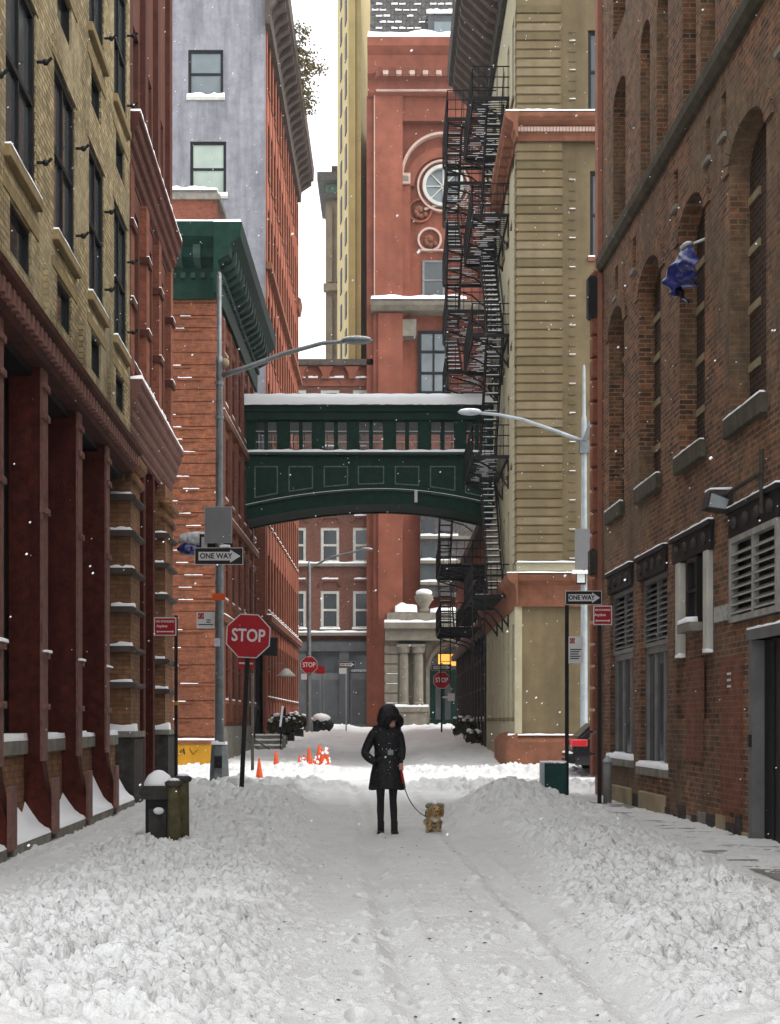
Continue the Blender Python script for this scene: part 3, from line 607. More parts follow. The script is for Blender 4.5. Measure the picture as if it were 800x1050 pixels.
# vent hood and pipe
v = MB().prism([(CR-.34, 4.2), (CR-.3, 4.4), (CR, 4.44), (CR, 4.16), (CR-.12, 4.16)], 'y', 18.75, 19.05).build('vent_hood', soot_iron, t); MB().prism([(CR-.32, 4.21), (CR-.28, 4.38), (CR-.06, 4.3), (CR-.1, 4.18)], 'y', 18.73, 18.748).build('face', pale_steel, v)
MB().snow(CR-.3, CR, 18.75, 19.05, 4.43, .04).build('snow', snow_clean, v, smooth=True)
MB().tube([(CR-.1, 18.8, 4.36), (CR-.1, 17.1, 4.38)], .03).tube([(CR-.1, 17.15, 4.65), (CR-.1, 17.15, 3.9)], .028).build('pipe', soot_iron, t)
MB().box(CR-.03, CR, 18.95, 19.6, 2.78, 2.98).build('plaque', mat('plaque', (.38, .37, .34), ns=18, var=.4, stain=.2), t)
n_ = tag(MB().build('notice', sign_red) if 0 else thing('notice', 'small red notice fixed to the brown brick wall beside the grey door', 'sign', (CR-.015, 18.85, 1.85), True), 'small red notice fixed to the brown brick wall beside the grey door', 'sign')
MB().box(CR-.03, CR-.004, 18.7, 18.98, 1.82, 2.16).build('panel', mat('faded_red', (.55, .1, .09), stain=.2), n_)
for i in range(3): MB().box(CR-.034, CR-.03, 18.75, 18.93, 1.9+.08*i, 1.93+.08*i).build('print_line', sign_white, n_)
# blue tarp
def crumple(name, label, cat, parts, base, south=True):
    tt = thing(name, label, cat, base, south)
    for nm, m, c, sx, sy, sz, seed in parts:
        b = MB(); r = random.Random(seed); n, k = 44, 20; vs = []
        for i in range(k+1):
            th = PI*i/k
            for j in range(n):
                ph = 2*PI*j/n; w = (1+.13*math.sin(3*ph+seed)*math.sin(th)+.10*math.sin(7*ph+th*2.5)+.07*math.sin(11*ph-th*3+seed)+r.uniform(-.025, .025))*(.55+.45*th/PI if seed == 3 else 1)
                vs.append((c[0]+sx*w*math.sin(th)*math.cos(ph), c[1]+sy*w*math.sin(th)*math.sin(ph), c[2]+sz*math.cos(th)*(1+r.uniform(-.02, .02))))
        b.add(vs, [(i*n+j, (i+1)*n+j, (i+1)*n+(j+1) % n, i*n+(j+1) % n) for i in range(k) for j in range(n)]).build(nm, m, tt, smooth=True)
    return tt
tt = thing('tarp', 'crumpled dark blue plastic tarp hanging high on the right brick wall', 'tarp', (CR, 20.75, 8.2), True)
NU, NV = 30, 22
def cloth(off):
    vs = []
    for i in range(NU+1):
        u = i/NU
        for j in range(NV+1):
            v = j/NV; bell = math.sin(PI*u)**.5; w = .22+.26*min(1, v*2.0)-.30*max(0, v-.6)
            f = .055*math.sin(9*u+3*v)+.035*math.sin(17*u-5*v+1)+.025*math.sin(23*v+7*u)+.02*math.sin(31*u+12*v)
            vs.append((CR-.08-(.27*bell*min(1, .3+v*1.6)*(1-.5*max(0, v-.65)*2.8))-f*(.3+v)-off, 20.75+(u-.5)*2*w+.03*math.sin(8*v+4*u), 8.18-.10*abs(u-.35)-.62*v+.03*math.sin(6*u)*v+.025*math.sin(19*u)*v))
    return vs
b = MB(); fs_ = [(i*(NV+1)+j, (i+1)*(NV+1)+j, (i+1)*(NV+1)+j+1, i*(NV+1)+j+1) for i in range(NU) for j in range(NV)]
b.add(cloth(0), fs_).build('sheet', blue_plastic, tt, smooth=True)
MB().add(cloth(-.012), fs_).build('lining', blue_plastic, tt, smooth=True)
MB().tube([(CR+.25, 20.5, 8.28), (CR-.05, 20.7, 8.2), (CR-.1, 20.75, 8.1)], .02, 6).build('tie', grey_plastic, tt); MB().ball((CR-.14, 20.68, 8.16), .09, .22, .03, 9, 5, .1).build('snow', snow_clean, tt, smooth=True)

# ------------------------------------------------------------------ red corner building beyond the crossing
t = thing('corner_warehouse', 'orange red brick corner warehouse with dark green cornice and chimney at the left', 'building', (-9, 54, 0))
XL = -5.63; YF = 48
MB().box(-24, XL-.03, YF+.03, 61.5, -.2, 16).build('wall', corner_brick, t)
zz = 1.0; i = 0
while zz < 15.1:
    hgt = .40 if zz > 5 else .58
    MB().box(-24, XL+.0, YF+random.uniform(-.012, .012), 61.4, zz, zz+hgt-.04).build('brick_course', corner_brick, t)
    if random.random() < .6:
        a = random.uniform(-7.6, -6.6); q = MB().box(a, a+random.uniform(.5, 1.2), YF-.035, YF+.02, zz+hgt-.12, zz+hgt-.05).build('ledge_brick', corner_brick, t); b_1 = q.bound_box; MB().snow(a, a+random.uniform(.3, .6), YF-.035, YF-.013, zz+hgt-.05, .03, step=.1).build('snow', snow_clean, q, smooth=True)
    zz += hgt; i += 1
for y in np.arange(50.2, 61, 2.1):
    for z in (2.2, 5.6, 9.0, 12.2): win(t, 'x+', XL+.03, y, z, 1.0, 2.1, maroon, glass_dark, 1, 2, .1, rust_stone, .06, rec=-.02, lintel=rust_stone)
for y in np.arange(49.3, 61.4, 2.1): MB().box(XL, XL+.12, y-.3, y+.3, 1.45, 14.9).build('brick_pier', dark_red_brick, t)
for z in (4.75, 8.2, 11.5):
    q = MB().box(XL, XL+.2, YF+.6, 61.4, z, z+.25).build('string_course', rust_stone, t); MB().snow(XL+.05, XL+.2, YF+.6, 61.4, z+.25, .05, step=.5).build('snow', snow_clean, q, smooth=True)
yb = MB().box(-24, XL+.03, YF-.08, YF+.3, -.2, .74).build('painted_base', yellow_paint, t)
MB().box(XL+.03, XL+.1, YF+.31, 61.4, -.2, 1.3).build('stone_base', grey_stone, t); MB().box(-24, XL+.06, YF-.12, YF+.3, .74, .86).build('base_ledge', rust_stone, t)
MB().snow(XL-1.7, XL+.05, YF-.12, YF+.0, .86, .07).build('snow', snow_clean, t, smooth=True)
g_ = MB()
for x0, pts in ((-7.25, [(0, .4), (.12, .62), (.2, .35), (.32, .5)]), (-6.85, [(0, .35), (.1, .56), (.2, .4), (.16, .6)]), (-6.5, [(0, .6), (.12, .4), (.28, .56)])):
    for p, q in zip(pts, pts[1:]): g_.bar((x0+p[0], YF-.083, p[1]), (x0+q[0], YF-.083, q[1]), .035, .01)
g_.build('paint_mark', sign_black, yb)
def gc(x, z0, z1, pr):
    return [(x, z0), (x+.12, z0), (x+.14, z0+(z1-z0)*.45), (x+pr*.55, z0+(z1-z0)*.55), (x+pr*.6, z0+(z1-z0)*.68), (x+pr*.95, z0+(z1-z0)*.8), (x+pr, z1), (x, z1)]
c = MB().prism(gc(XL, 15.15, 17.4, .9), 'y', YF-.85, 61.5)
c.prism([(YF-(p[0]-XL), p[1]) for p in gc(XL, 15.15, 17.4, .9)], 'x', -24, XL+.001); cn = c.build('cornice', green_iron, t)
bk = MB().box(0, .5, -.12, .12, 0, .3).prism([(0, 0), (.5, 0), (.45, -.12), (.15, -.3), (0, -.35)], 'y', -.11, .11).data('bracket', green_trim)
for y in np.arange(48.2, 61.4, .82): put(bk, 'bracket', cn, (XL+.13, y, 16.45))
for x in np.arange(-8.6, XL-.2, .6): put(bk, 'bracket', cn, (x, YF-.13, 16.45), -PI/2)
dm2 = MB().box(0, .1, -.07, .07, 0, .16).data('dentil', green_trim)
for y in np.arange(48, 61.4, .32): put(dm2, 'dentil', cn, (XL+.141, y, 15.8))
for x in np.arange(-8.6, XL-.05, .32): put(dm2, 'dentil', cn, (x, YF-.141, 15.8), -PI/2)
MB().snow(-24, XL+.9, YF-.85, 61.5, 17.4, .16, step=.6).build('snow', snow_clean, cn, smooth=True)
ch = MB().box(-7.55, -5.85, 50, 52, 17.3, 19.1).build('chimney', dark_red_brick, t)
MB().box(-7.6, -5.75, 49.9, 52.1, 19.1, 19.28).box(-7.5, -5.85, 50.1, 52, 19.28, 19.45).build('cap', grey_stone, ch); MB().snow(-7.5, -5.85, 50.05, 52.1, 19.45, .16).build('snow', snow_clean, ch, smooth=True)
MB().box(XL-.1, XL+.05, 59.2, 61.45, -.2, 6).build('doorway', black_frame, t)

# ------------------------------------------------------------------ lavender stucco building
t = thing('stucco_building', 'tall lavender grey stucco building with red brick side behind the green cornice', 'building', (-12, 78, 0))
XV = -5.64; YV = 67
wl = [(X(193, YV), X(229, YV), Z(100, YV), Z(51, YV)), (X(195, YV), X(232, YV), Z(201, YV), Z(145, YV))]
for k in range(2, 3): a, b, z0, z1 = wl[1]; wl.append((a, b, z0-4.1*(k-1), z1-4.1*(k-1)))
wl = wl[:3]; MB().wall('y-', YV, -26, XV, 12.2, 40, wl, .25).build('front_wall', lavender, t); MB().wall('y-', YV, -26, XV, -.2, 12.2, [(-7.6, XV-.12, .3, 5.6)], .25).build('lower_wall', dark_red_brick, t)
MB().box(-26, XV-.3, YV+.3, 90.5, -.2, 39).build('interior', black_frame, t)
for i, (a, b, z0, z1) in enumerate(wl): win(t, 'y-', (a+b)/2, YV, z0, b-a, z1-z0, black_frame, glass_green if i else glass_grey, 1, 2, .13, white_frame, .22, rec=.08)
sw = []
for y in np.arange(68.3, 90, 1.75):
    for k in range(8): sw.append((y, y+.85, 2.6+4.0*k, 5.2+4.0*k))
MB().wall('x+', XV, YV+.01, 90.5, -.2, 33.5, sw, .25).add([(XV, 90.5, -.2), (-26, 90.5, -.2), (-26, 90.5, 33.5), (XV, 90.5, 33.5)], [(0,1,2,3)]).build('side_wall', (side_red := mat('side_red', (.29, .098, .057), var=.25, ns=1.2, stain=.4)), t)
for y, y2, z, z2 in sw: win(t, 'x+', XV, (y+y2)/2, z, .85, 2.6, maroon, glass_dark, 1, 2, .08, rust_stone, .06 if z < 12 else 0, rec=.15)
for y in np.arange(67.5, 90.5, 1.75): MB().box(XV, XV+.05, y-.2, y+.2, 1, 33).build('pilaster', side_red, t)
for z in (6.0, 14, 22.0):
    q = MB().box(XV, XV+.28, YV+.05, 90.5, z, z+.3).build('string_course', rust_stone, t)
    if z < 10: MB().snow(XV+.05, XV+.28, YV+.05, 90.5, z+.3, .06, step=.6).build('snow', snow_clean, q, smooth=True)
cn = MB().prism([(XV, 32.9), (XV+.25, 32.9), (XV+.3, 33.6), (XV+.55, 34.0), (XV+1.02, 34.2), (XV+1.05, 34.9), (XV+.7, 36.2), (XV, 36.4)], 'y', YV-.4, 89.6).build('cornice', brown_cornice, t)
bk2 = MB().prism([(0, 0), (.62, .42), (.62, .75), (0, .75)], 'y', -.2, .2).data('bracket', brown_cornice)
for y in np.arange(67.2, 89.4, 1.1): put(bk2, 'bracket', cn, (XV+.28, y, 33.42))
MB().prism([(XV, 26.2), (XV+.18, 26.2), (XV+.3, 26.8), (XV, 27)], 'y', 88.6, 90.45).build('corner_block', rust_stone, t)
# rooftop shrub
t = thing('rooftop_shrub', 'scraggly brown shrub growing over the roof cornice of the lavender building', 'shrub', (XV+.9, 76, 35))
tw = MB(); lf = MB(); r_ = random.Random(3)
for i in range(34):
    y = r_.uniform(70.5, 80.5); p = Vector((XV+.9, y, 34.9+r_.uniform(-.4, .3)))
    pts = [p]; L = r_.uniform(.4, 1.25)*(1.15-abs(y-75)/9)
    for k in range(4): pts.append(pts[-1]+Vector((L*.26*r_.uniform(.5, 1.2), r_.uniform(-.25, .25), L*r_.uniform(-.2, .16))))
    tw.tube(pts, [.04, .03, .02, .015, .008], 4)
    for q in pts[1:]:
        for _ in range(7):
            c = q+Vector((r_.uniform(-.3, .3), r_.uniform(-.4, .4), r_.uniform(-.3, .3))); a = Vector((r_.uniform(-1, 1), r_.uniform(-1, 1), r_.uniform(-1, 1))).normalized()*.08; b_2 = a.cross(Vector((.3, .5, .8)))*.8
            lf.add([c-a, c+b_2, c+a, c-b_2], [(0, 1, 2, 3)])
tw.build('branches', twig_m, t, kind='stuff'); lf.build('foliage', straw_leaf, t, kind='stuff')

# ------------------------------------------------------------------ footbridge
t = thing('footbridge', 'dark green enclosed footbridge with paired windows arching over the street', 'footbridge', (-.7, 58, 9.2))
YB = 57.0; DB = 2.6; sB = YB/F; xa, xb = XL+.03, 4.05
bz = lambda py: Z(py, YB)
def archz(x, up=0):
    u = (x-X(392, YB))/(X(510, YB)-X(392, YB)); u2 = (x-X(392, YB))/(X(250, YB)-X(392, YB))
    k = abs(u) if x > X(392, YB) else abs(u2); return bz(517)-(bz(517)-bz(534))*k**1.9+up
bx_ = [(X(a, YB), X(b, YB)) for a, b in ((261, 285), (296, 321), (332, 357), (367, 394), (405, 430), (441, 467), (477, 501))]
N = 48; xs = [xa+(xb-xa)*i/N for i in range(N+1)]
for y0, y1, nm in ((YB, YB+.14, 'side_panel'), (YB+DB-.14, YB+DB, 'side_panel')):
    poly = [(x, archz(x)) for x in xs]+[(xb, bz(467)), (xa, bz(467))]; MB().prism(poly, 'y', y0, y1).build(nm, green_iron, t)
fl = MB()
for a, b in zip(xs, xs[1:]): fl.add([(a, YB+.14, archz(a)+.05), (b, YB+.14, archz(b)+.05), (b, YB+DB-.14, archz(b)+.05), (a, YB+DB-.14, archz(a)+.05)], [(0,1,2,3)])
fl.build('underside', green_iron, t); MB().box(xa, xb, YB+.14, YB+DB-.14, bz(474), bz(472)).build('deck', green_iron, t)
def rib(off, h, pr, m, nm):
    b = MB(); vs = []
    for x in xs: z = archz(x)+off; vs += [(x, YB-pr, z), (x, YB-pr, z+h), (x, YB+.0, z+h), (x, YB+.0, z)]
    b.add(vs, [(4*i+j, 4*i+(j+1) % 4, 4*i+4+(j+1) % 4, 4*i+4+j) for i in range(N) for j in range(4)]); return b.build(nm, m, t)
rib(.0, .09, .06, green_iron, 'arch_edge'); rib(.50, .06, .1, green_trim, 'arch_moulding'); 
b = MB(); vs = []
for x in xs: z = archz(x)+.582; vs += [(x, YB-.1, z), (x, YB-.09, z+.018), (x, YB+.0, z+.028)]
b.add(vs, [(3*i+j, 3*i+j+1, 3*i+4+j, 3*i+3+j) for i in range(N) for j in range(2)]).build('snow', snow_clean, t, smooth=True)
for a, b in bx_:                                                     # raised panel frames follow the arch
    zt = bz(478); m_ = (a+b)/2; f = MB(); w = .04
    za, zb_ = archz(a)+.78, archz(b)+.78
    f.add([(a, YB-.04, za), (b, YB-.04, zb_), (b, YB-.04, zb_+w), (a, YB-.04, za+w), (a, YB, za), (b, YB, zb_), (b, YB, zb_+w), (a, YB, za+w)], [(0,1,2,3),(4,5,6,7),(0,1,5,4),(3,2,6,7)])
    f.box(a, a+w, YB-.04, YB, za+w, zt).box(b-w, b, YB-.04, YB, zb_+w, zt).box(a+w, b-w, YB-.04, YB, zt-w, zt); f.build('panel_moulding', panel_trim, t)
    p = MB().add([(a+w*2, YB-.015, za+w*2.2), (b-w*2, YB-.015, zb_+w*2.2), (b-w*2, YB-.015, zt-w*2), (a+w*2, YB-.015, zt-w*2)], [(0,1,2,3)]); p.build('panel', green_trim if 0 else green_iron, t)
sl = MB().box(xa, xb, YB-.22, YB+.16, bz(467), bz(465)+.02).build('window_ledge', green_trim, t); MB().snow(xa, xb, YB-.22, YB-.03, bz(465)+.02, .12, step=.3).build('snow', snow_clean, sl, smooth=True)
MB().box(xa, xb, YB+DB-.15, YB+DB+.15, bz(467), bz(465)+.02).build('window_ledge', green_trim, t)
for y0, y1 in ((YB-.02, YB+.14), (YB+DB-.14, YB+DB)):
    edges = [xa]+[k for ab in bx_ for k in ab]+[xb]
    for a, b in zip(edges[::2], edges[1::2]): MB().box(*((a, b) if y0 < YB+1 else ((a+b)/2-.12, (a+b)/2+.12)), y0, y1, bz(464.5), bz(431)).build('post', green_iron, t)
    for a, b in bx_:
        f = MB().box((a+b)/2-(.075 if y0 < YB+1 else .02), (a+b)/2+(.075 if y0 < YB+1 else .02), y0+.02, y1-.02, bz(464.5), bz(431))
        for s in (a, b-.05): f.box(s, s+.05, y0+.02, y1-.02, bz(464.5), bz(431))
        for zz in (bz(464.5), bz(432.5)-.0): f.box(a+.05, b-.05, y0+.02, y1-.021, zz, zz+.07)
        wn = f.build('window', green_iron, t)
        q = MB()
        if y0 > YB+1: MB().box(a, b, (y0+y1)/2, (y0+y1)/2+.01, bz(464), bz(432)).build('pane', thin_glass, wn); continue
        for k in (0, 1):
            l, r2 = (a+.05, (a+b)/2-.075) if k == 0 else ((a+b)/2+.075, b-.05)
            for zz in (bz(453), bz(442)): q.box(l, r2, y0+.04, y0+.07, zz-.012, zz+.012)
        q.build('muntin', white_frame, wn); MB().box(a, b, (y0+y1)/2, (y0+y1)/2+.01, bz(464), bz(432)).build('pane', thin_glass, wn)
MB().box(xa, xb, YB-.15, YB+DB+.15, bz(431), bz(423)).box(xa, xb, YB-.25, YB+DB+.25, bz(423)+.002, bz(417.5)).build('eave', green_iron, t)
rf = MB().prism([(YB-.34, bz(417.5)+.004), (YB+DB+.34, bz(417.5)+.004), (YB+DB+.34, bz(416)), (YB+DB/2, bz(409)), (YB-.34, bz(416))], 'x', xa, xb).build('roof', grey_front, t)
s = MB(); vs = []; rows = [(YB-.40, bz(417)), (YB-.42, bz(410)), (YB-.25, bz(405)), (YB+DB/2, bz(402.5)), (YB+DB+.3, bz(406)), (YB+DB+.42, bz(416))]
for i in range(61):
    x = xa+(xb-xa)*i/60
    for y, z in rows: vs.append((x, y+random.uniform(-.015, .015), z+random.uniform(-.012, .012)))
s.add(vs, [(6*i+j, 6*i+j+1, 6*i+7+j, 6*i+6+j) for i in range(60) for j in range(5)]).build('snow', snow_clean, rf, smooth=True)
MB().box(X(425, YB), X(428, YB), YB-.3, YB-.12, bz(516), bz(504)).build('lamp_box', white_frame, t)

# ------------------------------------------------------------------ olive building
t = thing('olive_building', 'olive painted building with banded quoins and black fire escapes right of the bridge', 'building', (9, 54, 0))
YO = 46.0; XO = 3.95; s_ = YO/F; oz = lambda py: Z(py, YO); ox = lambda px: X(px, YO)
MB().box(XO+.5, 20, YO+.5, 61, -.2, 27).build('interior', black_frame, t)
wo = [(ox(604), ox(604)+1.5, oz(112), oz(28)), (ox(606), ox(606)+1.5, oz(262), oz(173)), (ox(608), ox(608)+1.5, oz(558), oz(478)), (ox(608), ox(608)+1.5, oz(410), oz(328))]
MB().wall('y-', YO+.18, ox(576), 20, oz(745), 29, wo, .25).build('front_wall', olive, t)
for a, b, z0, z1 in wo: win(t, 'y-', (a+b)/2, YO+.18, z0, b-a, z1-z0, black_frame, glass_mid, 1, 2, .1, rust_stone, .06, rec=.1)
MB().box(XO+.0, ox(576), YO+.04, YO+.48, oz(622), 29).build('corner_pier', olive, t)
def courses(y0, y1, x1):
    n = int(round((y1-y0)/9.2)); st = (oz(y0)-oz(y1))/n
    ms = [MB().box(XO-.03, x1, YO, YO+.5, .03, st).data('quoin', m, bev=.022) for m in (olive, olive_pale, olive, olive_deep, olive)]
    for i in range(n): put(random.choice(ms), 'quoin', t, (random.uniform(-.006, .006), random.uniform(-.012, .0), oz(y1)+st*i))
courses(5, 116, ox(575.5)); courses(147, 576, ox(577))
for py in list(range(29, 112, 10))+list(range(172, 600, 10)):
    q = MB().box(ox(584.5), ox(591), YO+.155, YO+.2, oz(py)-.05, oz(py)).build('ledge_block', olive, t)
    if (py//10) % 3 == 0: MB().snow(ox(584.5), ox(591), YO+.155, YO+.178, oz(py), .022, step=.06).build('snow', snow_clean, q, smooth=True)
c = MB(); P = [(0, oz(145)), (.06, oz(145)), (.08, oz(140)), (.14, oz(138)), (.14, oz(131)), (.32, oz(127)), (.4, oz(124)), (.42, oz(120)), (0, oz(119))]
c.prism([(YO-p[0], p[1]) for p in P], 'x', XO, 14); c.prism([(XO-p[0], p[1]) for p in P], 'y', YO-.42, 61); q = c.build('mid_cornice', rust_stone, t)
dm3 = MB().box(-.04, .04, -.08, 0, 0, .13).data('dentil', tower_trim)
for i in range(34): put(dm3, 'dentil', q, (XO+.05+.1*i, YO-.14, oz(137)))
MB().snow(XO-.4, 8, YO-.42, YO-.02, oz(119), .07).build('snow', snow_clean, q, smooth=True)
bk3 = MB().box(-.3, 0, -.12, .12, 0, .3).data('bracket', rust_stone)
for i in range(18): put(bk3, 'bracket', q, (XO-.08, YO+.6+.8*i, oz(140)-.12))
MB().box(XO-.02, ox(600), YO-.03, YO+.1, oz(586), oz(577)).build('sill_course', olive_light, t, bev=.02)
MB().snow(XO-.02, 9, YO-.12, YO+.0, oz(578)+.03, .05, step=.3).build('snow', snow_clean, t, smooth=True)
c = MB(); P = [(0, oz(622)), (.03, oz(622)), (.05, oz(606)), (.1, oz(600)), (.28, oz(596)), (.35, oz(590)), (0, oz(588))]
c.prism([(YO-p[0], p[1]) for p in P], 'x', XO, 20); c.prism([(XO-p[0], p[1]) for p in P], 'y', YO-.35, 61); q = c.build('base_cornice', rust_stone, t)
MB().snow(XO-.35, 9, YO-.35, YO-.03, oz(588.5), .05, step=.3).build('snow', snow_clean, q, smooth=True)
MB().box(XO+.02, 20, YO+.1, YO+.5, oz(758), oz(622)+.01).build('base_panel', olive, t); MB().box(XO-.06, XO+.16, YO+.03, YO+.3, oz(757), oz(622)).build('corner_strip', olive_light, t)
c = MB(); P = [(0, oz(795)), (.35, oz(795)), (.35, oz(761)), (.2, oz(754)), (0, oz(752))]
c.prism([(YO+.1-p[0], p[1]) for p in P], 'x', XO, 20); c.prism([(XO-p[0], p[1]) for p in P], 'y', YO-.25, YO+5); q = c.build('plinth', rust_stone, t); MB().snow(XO-.3, 9, YO-.22, YO+.08, oz(754), .06).build('snow', snow_clean, q, smooth=True)
MB().box(XO-.36, 20, YO-.27, YO+4, -.2, oz(783)).build('plinth_base', pier_brick, t)
sw = []
for y in np.arange(47.4, 60.5, 1.95):
    for k in range(7): sw.append((y, y+.8, 2.0+3.9*k if k else 1.6, 4.6+3.9*k))
sw = [h for h in sw if h[3] < 27.5]
MB().wall('x-', XO+.03, YO+.5, 61, -.2, 29, sw, .22).add([(XO+.03, 61, -.2), (20, 61, -.2), (20, 61, 29), (XO+.03, 61, 29)], [(0,1,2,3)]).build('side_wall', olive_light, t)  # paler than the front: light from the street gap painted into wall and quoins
for a, b, z0, z1 in sw: win(t, 'x-', XO+.03, (a+b)/2, z0, .8, z1-z0, black_frame, glass_mid, 1, 2, .08, olive, rec=.14)
qs = MB().box(-.06, .1, -.3, .3, .02, .28).data('quoin', olive_light, bev=.012)
for i in range(44): put(qs, 'quoin', t, (XO, YO+.82, oz(576)+.283*i))
cn = MB().prism([(XO, 25.9), (XO-.15, 25.9), (XO-.25, 26.5), (XO-1.0, 27.4), (XO-1.55, 27.6), (XO-1.6, 28.3), (XO, 28.6)], 'y', YO-.5, 60.8).build('cornice', soot_iron, t)
bk4 = MB().prism([(0, 0), (-.25, .12), (-1.15, 1.0), (-1.2, 1.35), (0, 1.35)], 'y', -.16, .16).data('bracket', brown_cornice)
for y in np.arange(46.6, 60.8, .8): put(bk4, 'bracket', cn, (XO-.22, y, 26.12))
# low brown building past the olive one
t = thing('row_building', 'low dark brick building past the olive one behind the fire escape stairs', 'building', (9, 78, .5))
MB().box(4.1, 20, 61.1, 92, -.2, 9.5).build('wall', dark_red_brick, t)
for y in np.arange(62.5, 91, 2.4):
    MB().box(3.98, 4.12, y-.25, y+.25, -.2, 5.2).build('pilaster', soot_iron, t)
    win(t, 'x-', 4.1, y+1.2, 1.6, 1.3, 2.6, black_frame, glass_dark, 2, 2, .1, grey_stone, .08, rec=-.04); win(t, 'x-', 4.1, y+1.2, 6.1, 1.1, 2.0, black_frame, glass_mid, 1, 2, .1, grey_stone, .1, rec=-.04)
q = MB().box(3.8, 20, 61.1, 92, 5.2, 5.5).box(3.7, 20, 61.1, 92, 9.5, 9.9).build('cornice', brown_cornice, t); MB().snow(3.7, 20, 61.1, 92, 9.9, .15, step=.6).build('snow', snow_clean, q, smooth=True)

# ------------------------------------------------------------------ fire escapes
def fire_escape(label, xw, xo, y0, y1, levels, ladder=False, inner=False):
    t = thing('fire_escape', label, 'fire escape', (xw, (y0+y1)/2, levels[0]), group=None)
    for li, z in enumerate(levels):
        p = MB().box(xo, xo+.06, y0, y1, z-.08, z).box(xw-.06, xw, y0, y1, z-.08, z).box(xo+.06, xw-.06, y0, y0+.06, z-.12, z).box(xo+.06, xw-.06, y1-.06, y1, z-.12, z)
        n = int((y1-y0)/.19)
        for i in range(n):
            y = y0+.1+(y1-y0-.2)*i/(n-1)
            if li and li == len(levels)-0: continue
            p.box(xo+.06, xw-.06, y-.028, y+.028, z-.012, z+.0)
        pl = p.build('platform', black_iron, t)
        sn = MB()
        for i in range(0, n):
            y = y0+.1+(y1-y0-.2)*i/(n-1); a = random.uniform(xo+.1, xw-.6); sn.box(a, a+random.uniform(.2, .5), y-.028, y+.028, z+.002, z+.022)
        sn.build('snow', snow_clean, pl, kind='stuff')
        r = MB()
        for zz in (z+.3, z+.65, z+1.0): r.tube([(xw, y0, zz), (xo, y0, zz), (xo, y1, zz), (xw, y1, zz)], .022, 5)
        m = int((y1-y0)/.22)
        for i in range(m+1): y = y0+(y1-y0)*i/m; r.box(xo-.012, xo+.012, y-.012, y+.012, z, z+1.0)
        for i in range(6): x = xo+(xw-xo)*i/6; r.box(x-.012, x+.012, y0-.012, y0+.012, z, z+1.0); r.box(x-.012, x+.012, y1-.012, y1+.012, z, z+1.0)
        r.build('railing', black_iron, t)
        for y in (y0+.2, (y0+y1)/2, y1-.2):
            b = MB().tube([(xo+.03, y, z-.12), (xo+.3, y, z-.22), (xo+(xw-xo)*.65, y, z-.5), (xw-.02, y, z-1.05)], .035, 6).tube([(xw-.03, y, z-.14), (xw-.03, y, z-1.1)], .03, 5).build('bracket', black_iron, t)
        if li+1 < len(levels):
            z2 = levels[li+1]; a, b = (y0+.5, y1-.7) if li % 2 == 0 else (y1-.5, y0+.7)
            sx = xw-.42 if inner else xo+.32; st = MB()
            for k in (-.27, .27): st.bar((sx+k, a, z), (sx+k, b, z2), .05, .16); st.tube([(sx+k, a, z+.9), (sx+k, b, z2+.9)], .02, 5)
            n2 = int((z2-z)/.24)
            for i in range(1, n2): u = i/n2; st.box(sx-.25, sx+.25, a+(b-a)*u-.11, a+(b-a)*u+.11, z+(z2-z)*u-.02, z+(z2-z)*u+.01)
            so_ = st.build('stair', black_iron, t); sn = MB()
            for i in range(1, n2): u = i/n2; sn.box(sx-.24, sx+.2, a+(b-a)*u-.1, a+(b-a)*u+.1, z+(z2-z)*u+.012, z+(z2-z)*u+.045)
            sn.build('snow', snow_clean, so_, kind='stuff')
    if ladder:
        l = MB(); z = levels[0]; x = xo+.2
        for k in (-.2, .2): l.tube([(x+k, y0-.1, z+1), (x+k, y0-.1, z-2.4)], .025, 5)
        for i in range(10): l.tube([(x-.2, y0-.1, z+.8-.32*i), (x+.2, y0-.1, z+.8-.32*i)], .015, 5)
        l.build('drop_ladder', black_iron, t)
    return t
fire_escape('black iron fire escape on the near end of the olive side wall before the bridge', XO+.03, 2.75, 49.3, 54.8, [5.7, 10.35, 14.4, 18.4, 22.3], True, True)
fire_escape('tall black iron fire escape rising above the snowy bridge roof on the olive side wall', XO+.03, 2.15, 55.4, 60.4, [14.6, 16.9, 19.3, 21.7, 24.1])
fire_escape('snow dusted fire escape stairs seen under the bridge at the right', 4.09, 2.1, 61.5, 67.5, [5.4, 8.0, 10.9], True)

# ------------------------------------------------------------------ far buildings
YT = 108.0; tx = lambda px: X(px, YT); tz = lambda py: Z(py, YT)
t = thing('red_rowhouse', 'low red brick building with white sash windows and grey storefront closing the street', 'building', (-8, 113, .6))
fw = [(tx(a), tx(b), tz(y1), tz(y0)) for y0, y1 in ((541, 577), (606, 645), (470, 512), (400, 440)) for a, b in ((296, 314), (329, 348), (362, 381))]
MB().wall('y-', YT, -24, tx(395), tz(657), tz(372), fw, .3).build('wall', far_brick, t); MB().box(-24, tx(395), YT+.35, 118, -.2, tz(373)).build('interior', black_frame, t)
lnt = MB().prism([(-.85, 0), (-.62, .42), (-.5, .5), (.5, .5), (.62, .42), (.85, 0), (.7, 0), (.5, .34), (-.5, .34), (-.7, 0)], 'y', -.12, .02).data('window_hood', far_brick)
lns = MB().snow(-.6, .6, -.14, .0, .5, .14).data('snow', snow_clean)
for a, b, z0, z1 in fw:
    win(t, 'y-', (a+b)/2, YT, z0, b-a, z1-z0, white_frame, glass_mid, 1, 2, .2, cream_stone, .12, rec=.06)
    h = put(lnt, 'window_hood', t, ((a+b)/2, YT, z1+.35)); put(lns, 'snow', h, raw=True)
